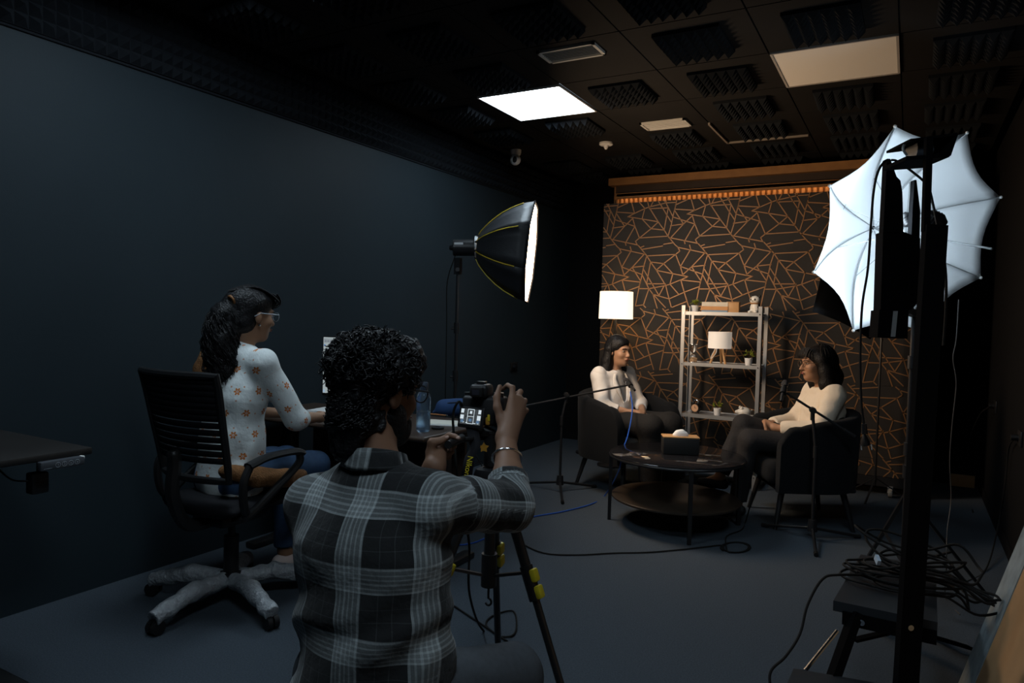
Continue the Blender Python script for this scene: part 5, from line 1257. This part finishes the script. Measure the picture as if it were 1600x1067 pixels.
m_k = M('floral_cotton', (.6, .6, .6), .85, spec=.15, bump=(16, .9)); nt = m_k.node_tree; ux, vx, _ = attr_xy(nt, 'plaid')
def flower(u, v, cell, R0, ox, oy):
    a, b_ = u*(1/cell)+ox, v*(1/cell)+oy; row = b_.fl(); a = a+(row*.5).fr()
    fx, fy = (a.fr()-.5)*cell, (b_.fr()-.5)*cell; rr = (fx*fx+fy*fy).sqrt(); th_ = fy.at2(fx)
    pet = rr.lt(((th_*3.).cos().ab()*.55+.45)*R0)*rr.gt(R0*.28); return pet.mx(rr.lt(R0*.16))
fac = flower(ux, vx, .092, .0165, 10.3, 10.15).mx(flower(ux+.03, vx+.02, .058, .0042, 20.1, 20.4))
mix_to(m_k, fac, (.62, .66, .66), (.50, .17, .05))
kur = S.build('kurta', m_k, w1, .0065, {'plaid': limb_uv([W1['armR'][:2], W1['armL'][:2]], nk, X_, V(0, 1, 0), pe, .15, .066)})
S = Sdf(); S.ecap(pe-V(0, .03, .045), pe-V(0, -.06, .03), (.165, .10), (.16, .09), X_, .05)
for h_, k_, a_, t_ in (W1['legL'], W1['legR']): S.cap(h_, k_, .086, .066, .03); S.cap(k_, a_, .062, .05, .02); S.cut(a_, (0, 0, -1), .08)
S.disp = wrinkle(53, .004, 40, 4); S.build('trousers', M('blue_jeans', (.035, .075, .15), .85, var=(50, .3)), w1, .008)
for L_ in (W1['legL'], W1['legR']):
    S = Sdf(); t_ = L_[3]; S.chain([t_-V(0, .14, -.005), t_-V(0, .03, -.01), t_+V(0, .05, -.002)], [.043, .040, .032]); S.cut((0, 0, .004), (0, 0, -1), 2.); S.build('sneaker', M('pale_sneaker', (.62, .50, .46), .7), w1, .007)
m_sc = M('woven_scarf', (.20, .09, .033), .9, var=(60, .7), bump=(160, .6))
S = Sdf(); S.chain([V(-.155, -.03, 1.115), V(-.175, -.045, 1.02), V(-.165, -.06, .90)], [.030, .040, .035], .02); S.disp = wrinkle(54, .006, 80, 4); S.build('scarf', m_sc, w1, .007); S = Sdf(); S.chain([V(.12, -.15, .62), V(.19, -.05, .59), V(.215, .08, .565), V(.19, .20, .55)], [.03, .04, .038, .028], .02); S.disp = wrinkle(54, .006, 80, 4); S.build('scarf', m_sc, w1, .007)
# hair: swept back to a clip, long wavy ponytail
S = Sdf(); R1 = W1['R']; S.ell(q1(0, -.02, .040), (.086, .102, .086), R1); S.ell(q1(0, .036, .070), (.062, .045, .036), R1, .02); S.ell(q1(0, -.045, -.035), (.076, .066, .072), R1, .03); S.ell(q1(0, .105, -.025), (.068, .06, .075), R1, .015, 1); S.ell(q1(.085, .010, -.032), (.028, .034, .040), R1, .01, 1); S.ell(q1(-.085, .010, -.032), (.028, .034, .040), R1, .01, 1)
S.chain([q1(-.0, -.095, .045), q1(-.015, -.120, -.02), q1(-.02, -.120, -.11), q1(-.02, -.105, -.20), q1(-.01, -.10, -.28), q1(.0, -.10, -.33)], [.034, .054, .070, .070, .056, .022], .025)
nA, nB = wrinkle(61, .012, 55, 4), wrinkle(62, .005, 130, 4); S.disp = lambda p: nA(p)*np.clip((1.28-p[:, 2])*8, .12, 1)+nB(p)*.6
S.build('hair', m_hair, w1, .006, relax=0)
r6 = np.random.default_rng(6); pp = []
for k in range(330):
    a = r6.uniform(0, 2*PI); sp = r6.uniform(.5, 1.12); ph = r6.uniform(0, 6); fq = r6.uniform(9, 16); dr = r6.uniform(.75, 1.08)
    ctr = spline([(0, -.095, .045), (-.015, -.12, -.02), (-.02, -.12, -.11), (-.02, -.105, -.20), (-.01, -.10, -.29*dr), (.0, -.09, -.35*dr)], 5); wd = np.interp(np.linspace(0, 1, len(ctr)), [0, .2, .45, .7, 1], [.03, .055, .074, .072, .035])
    pp.append([q1(*(c_+V(math.cos(a)*w_*sp, math.sin(a)*w_*sp, 0)+V(math.cos(fq*i/10+ph), math.sin(fq*i/10+ph), 0)*.011*min(1, i/5))) for i, (c_, w_) in enumerate(zip(ctr, wd))])
for k in range(150):     # combed-back strands over the skull and loose curls at the brow
    x0_ = r6.uniform(-.08, .08); t_ = r6.uniform(0, .03)
    pp.append([q1(x0_*(1-.75*s_)*(1+.1*math.sin(3*s_)), .085-.2*s_, .04+.092*math.sin(PI*(.22+.60*s_))-abs(x0_)*.35*(1-s_)+r6.uniform(-.001, .002)) for s_ in np.linspace(0, 1, 8)])
for k in range(40):
    x0_ = r6.uniform(-.05, .07); pp.append([q1(x0_+.012*math.sin(5*s_+k), .075+.028*math.sin(PI*s_), .098-.060*s_+.008*math.cos(6*s_+k)) for s_ in np.linspace(0, 1, 8)])
strands('hair_strands', m_hair, w1, pp, .0026)
MB().tube([q1(.030+.017*math.cos(a), -.118-.010*math.sin(a), .048+.016*math.sin(a)) for a in np.linspace(0, 2*PI, 16, endpoint=False)], .0065, 6, closed=True).build('hair_clip', M('clip_brown', (.20, .09, .035), .4), w1, ang=None)
glasses(q1, w1, .97, M('clear_frame', (.35, .38, .42), .25, spec=.6), .023)
MB().sph(q1(.079, .0, -.048), .006, 8).build('earring', m_chrome, w1)
# --- woman in the white blazer (left armchair)
WA = dict(head=V(-.0, -.085, 1.055), R=hrot(.0, -.02), neck=V(0, -.125, .905), chest=V(0, -.125, .72), pel=V(0, -.10, .50))
WA['armR'] = (V(.160, -.13, .855), V(.215, -.03, .64), V(.075, .13, .60)); WA['armL'] = (V(-.160, -.13, .855), V(-.215, -.03, .64), V(-.05, .14, .60))
WA['legR'] = (V(.09, -.08, .50), V(.115, .36, .53), V(.06, .34, .13), V(.06, .45, .05)); WA['legL'] = (V(-.09, -.08, .50), V(-.10, .36, .53), V(-.12, .38, .13), V(-.12, .50, .05))
WA['hands'] = [(WA['armR'][2], (-1, .35, -.05), (.0, -.1, -1), (0, 1, .3)), (WA['armL'][2], (1, .25, -.05), (0, -.1, -1), (0, 1, .3))]; WA['curl'] = .5
sk2 = skin('skin_left', (.40, .225, .14))
cAp = cA+V(0, 0, 0)
wa, qa = seated('person in a white blazer seated in the left armchair', (cAp[0], cAp[1], 0), fA, WA, sk2, .95)
face_parts(qa, WA['R'], wa, .95)
def top(W_, mats, name, root, cuff=.95, wid=0., seed=70, longer=.04, carve=None):
    S = Sdf(); pe, ch_, nk = W_['pel'], W_['chest'], W_['neck']; X_ = V(1, 0, 0)
    S.ecap(pe-V(0, 0, longer), pe*.5+ch_*.5, (.165+wid, .125), (.142+wid, .108), X_, .06); S.ecap(pe*.5+ch_*.5, ch_+V(0, 0, .03), (.142+wid, .108), (.150+wid, .108), X_, .06); S.ecap(ch_+V(0, 0, .03), nk-V(0, 0, .05), (.150+wid, .108), (.085, .066), X_, .06)
    for s_, e_, w_ in (W_['armL'], W_['armR']):
        c_ = e_*(1-cuff)+w_*cuff; S.cap(nk-V(0, 0, .04), s_, .046, .056+wid, .05); S.cap(s_, e_, .056+wid, .049+wid, .03); S.cap(e_, c_, .049+wid, .036+wid*.5, .02); S.cut(c_, w_-e_, .055)
    S.cut(nk+V(0, .01, .012), (0, .45, 1), .085)
    if carve: S.ell(carve[0], carve[1], None, .01, 1)
    A, B = wrinkle(seed, .005, 30, 3), wrinkle(seed+1, .005, 52, 4); S.disp = lambda p: A(p)+B(p)
    S.build(name, mats, root, .007); return S
m_blz = M('white_blazer', (.74, .70, .66), .8, spec=.15, bump=(16, .8))
# grey blouse shows in the V of the blazer
S = Sdf(); S.ecap(WA['pel']+V(0, .01, .02), WA['neck']-V(0, -.018, .055), (.12, .112), (.07, .070), V(1, 0, 0), .04); S.build('blouse', M('grey_blouse', (.33, .31, .29), .8, bump=(200, .2)), wa, .008)
S_ = top(WA, m_blz, 'blazer', wa, .55, .004, 70, .07, ((0, -.015, .80), (.040, .075, .135)))
def front_y(x, z):
    y = np.arange(.06, -.20, -.002); p = np.stack([np.full(len(y), x), y, np.full(len(y), z)], 1); d = S_(p); i = np.nonzero(d < 0)[0]; return y[i[0]] if len(i) else -.03
for sx in (-1, 1):
    g = [[(lambda x_, z_: V(x_, front_y(x_, z_)+.009, z_))(sx*(.058-.036*s_*s_+w_*.044*math.sin(PI*min(1, s_*.95+.10))), .880-.225*s_) for w_ in (0, .5, 1.)] for s_ in np.linspace(0, 1, 9)]
    MB().shell(g, (0, -.006, 0)).build('lapel', m_blz, wa, ang=None)
S = Sdf()
for s_ in (WA['armL'][0], WA['armR'][0]): S.ell(s_+V(0, 0, .022), (.060, .062, .058))
S.disp = wrinkle(77, .004, 60); S.build('puff_sleeves', m_blz, wa, .007)
def pants(W_, mat, root, r=(.094, .078, .07, .075), seed=80, hem=.0, pad=.02):
    S = Sdf(); X_ = V(1, 0, 0); S.ecap(W_['pel']-V(0, .02, .02), W_['pel']-V(0, -.05, .01), (.160, .095), (.155, .09), X_, .05)
    for h_, k_, a_, t_ in (W_['legL'], W_['legR']): S.cap(h_, k_, r[0], r[1], .03); S.cap(k_, a_, r[2], r[3], .03); S.cut(a_-nrm(k_-a_)*hem, a_-k_, .10)
    S.disp = wrinkle(seed, .005, 34, 4); S.build('trousers', mat, root, .008)
def shoes(W_, mat, root):
    for L_ in (W_['legL'], W_['legR']):
        S = Sdf(); a_, t_ = L_[2], L_[3]; d = nrm(t_-a_+V(0, 0, .06)); h_ = a_-V(0, 0, .075); S.chain([h_-d*.02, h_*.4+t_*.6-V(0, 0, .0), t_+d*.03], [.036, .036, .026]); S.cut((0, 0, .002), (0, 0, -1), .3) if min(a_[2], t_[2]) < .2 else None
        S.build('shoe', mat, root, .007)
pants(WA, M('black_trousers', (.007, .0065, .0065), .85, bump=(60, .3)), wa, (.098, .088, .085, .095), 80)
shoes(WA, M('brown_shoe', (.10, .055, .03), .5), wa)
RA = WA['R']; S = Sdf(); S.ell(qa(0, -.022, .042), (.084, .100, .088), RA); S.ell(qa(0, .038, .070), (.060, .046, .036), RA, .02); S.ell(qa(0, .108, -.022), (.062, .062, .080), RA, .012, 1)
S.ell(qa(.078, .022, -.028), (.020, .026, .034), RA, .01, 1)
for sx in (-1, 1): S.chain([qa(sx*.060, -.04, .0), qa(sx*.070, -.055, -.09), qa(sx*.085, -.045, -.17), qa(sx*.10, -.01, -.25 if sx > 0 else -.32)], [.045, .045, .042, .020], .03)
S.chain([qa(0, -.07, 0), qa(0, -.085, -.10), qa(0, -.09, -.24)], [.06, .065, .05], .03); S.disp = wrinkle(81, .0035, 85, 4); S.build('hair', m_hair, wa, .006)
pp = []
for k in range(150):
    a = r6.uniform(PI*.98, PI*2.02); x_, y_ = math.cos(a)*.088, math.sin(a)*.100-.005; lg_ = r6.uniform(.18, .34)
    pp.append([qa(x_*(.15+.85*min(1, s_*2.2))+.03*x_/.088*max(0, s_-.4), -.02+(y_+.02)*min(1, s_*2.2)*1.02+.02*max(0, s_-.5), .122-.05*s_*s_-lg_*max(0, s_-.22)) for s_ in np.linspace(0, 1, 9)])
strands('hair_strands', m_hair, wa, pp, .003)
# --- woman in the cream shirt (right armchair)
WB = dict(head=V(.0, -.085, 1.045), R=hrot(.05, -.05), neck=V(0, -.135, .895), chest=V(0, -.135, .71), pel=V(0, -.10, .50))
WB['armR'] = (V(.160, -.14, .845), V(.20, -.03, .63), V(.05, .20, .625)); WB['armL'] = (V(-.160, -.14, .845), V(-.20, -.03, .63), V(-.055, .19, .615))
WB['legR'] = (V(.09, -.08, .50), V(.06, .37, .61), V(.02, .52, .29), V(.03, .62, .225)); WB['legL'] = (V(-.09, -.08, .50), V(-.07, .36, .53), V(-.05, .42, .13), V(-.05, .54, .05))
WB['hands'] = [(WB['armR'][2], (-1, .5, -.05), (.0, -.3, -1), (0, .7, 1)), (WB['armL'][2], (1, .55, .1), (0, -.5, -1), (0, .7, 1))]; WB['curl'] = .75
sk3 = skin('skin_right', (.36, .19, .11))
wb, qb = seated('person in a cream shirt seated in the right armchair', (cB[0], cB[1], 0), fB, WB, sk3, .97)
face_parts(qb, WB['R'], wb, .97)
m_crm = M('cream_shirt', (.70, .60, .48), .8, spec=.15, bump=(16, .8))
top(WB, m_crm, 'shirt', wb, .86, .012, 90, .03)
g = [[WB['neck']+V((.058+.016*k)*math.cos(a), (.054+.018*k)*math.sin(a), .045-.04*k+.010*math.sin(a)*-1) for a in np.linspace(-3.9, .76, 18)] for k in (0, .5, 1.)]
MB().shell(g, [[V(-.003*math.cos(a), -.003*math.sin(a), 0) for a in np.linspace(-3.9, .76, 18)]]*3).build('collar', m_crm, wb, ang=None)
pants(WB, M('dark_jeans', (.014, .013, .014), .85, var=(40, .3), bump=(60, .3)), wb, (.092, .072, .062, .058), 85)
shoes(WB, M('black_shoe', (.022, .022, .024), .6), wb)
RB_ = WB['R']; S = Sdf(); S.ell(qb(0, -.025, .038), (.090, .105, .088), RB_); S.ell(qb(0, .022, .066), (.064, .044, .036), RB_, .02); S.ell(qb(0, .110, -.030), (.058, .062, .085), RB_, .012, 1)
for sx in (-1, 1): S.chain([qb(sx*.070, .0, .02), qb(sx*.080, -.02, -.06), qb(sx*.085, -.02, -.135), qb(sx*.085, -.01, -.185)], [.035, .042, .042, .022], .03)
S.chain([qb(0, -.08, 0), qb(0, -.095, -.10), qb(0, -.10, -.19)], [.06, .07, .045], .03); S.disp = wrinkle(86, .004, 75, 4); S.build('hair', m_hairb, wb, .006)
pp = []
for k in range(200):
    a = r6.uniform(PI*.92, PI*2.08); x_, y_ = math.cos(a)*.094, math.sin(a)*.108-.008; lg_ = r6.uniform(.16, .30)
    pp.append([qb(x_*(.15+.85*min(1, s_*2.2))+.03*x_/.094*max(0, s_-.4), -.02+(y_+.02)*min(1, s_*2.2)*1.02, .128-.05*s_*s_-lg_*max(0, s_-.22)+.004*math.sin(9*s_+k)) for s_ in np.linspace(0, 1, 9)])
for k in range(30): x0_ = r6.uniform(-.06, .06); pp.append([qb(x0_*(1+.2*s_), .075+.03*math.sin(PI*.6*s_), .11-.075*s_) for s_ in np.linspace(0, 1, 7)])
strands('hair_strands', m_hairb, wb, pp, .003)
glasses(qb, wb, .97, M('thin_frame', (.12, .08, .05), .3, metal=.5), .024)
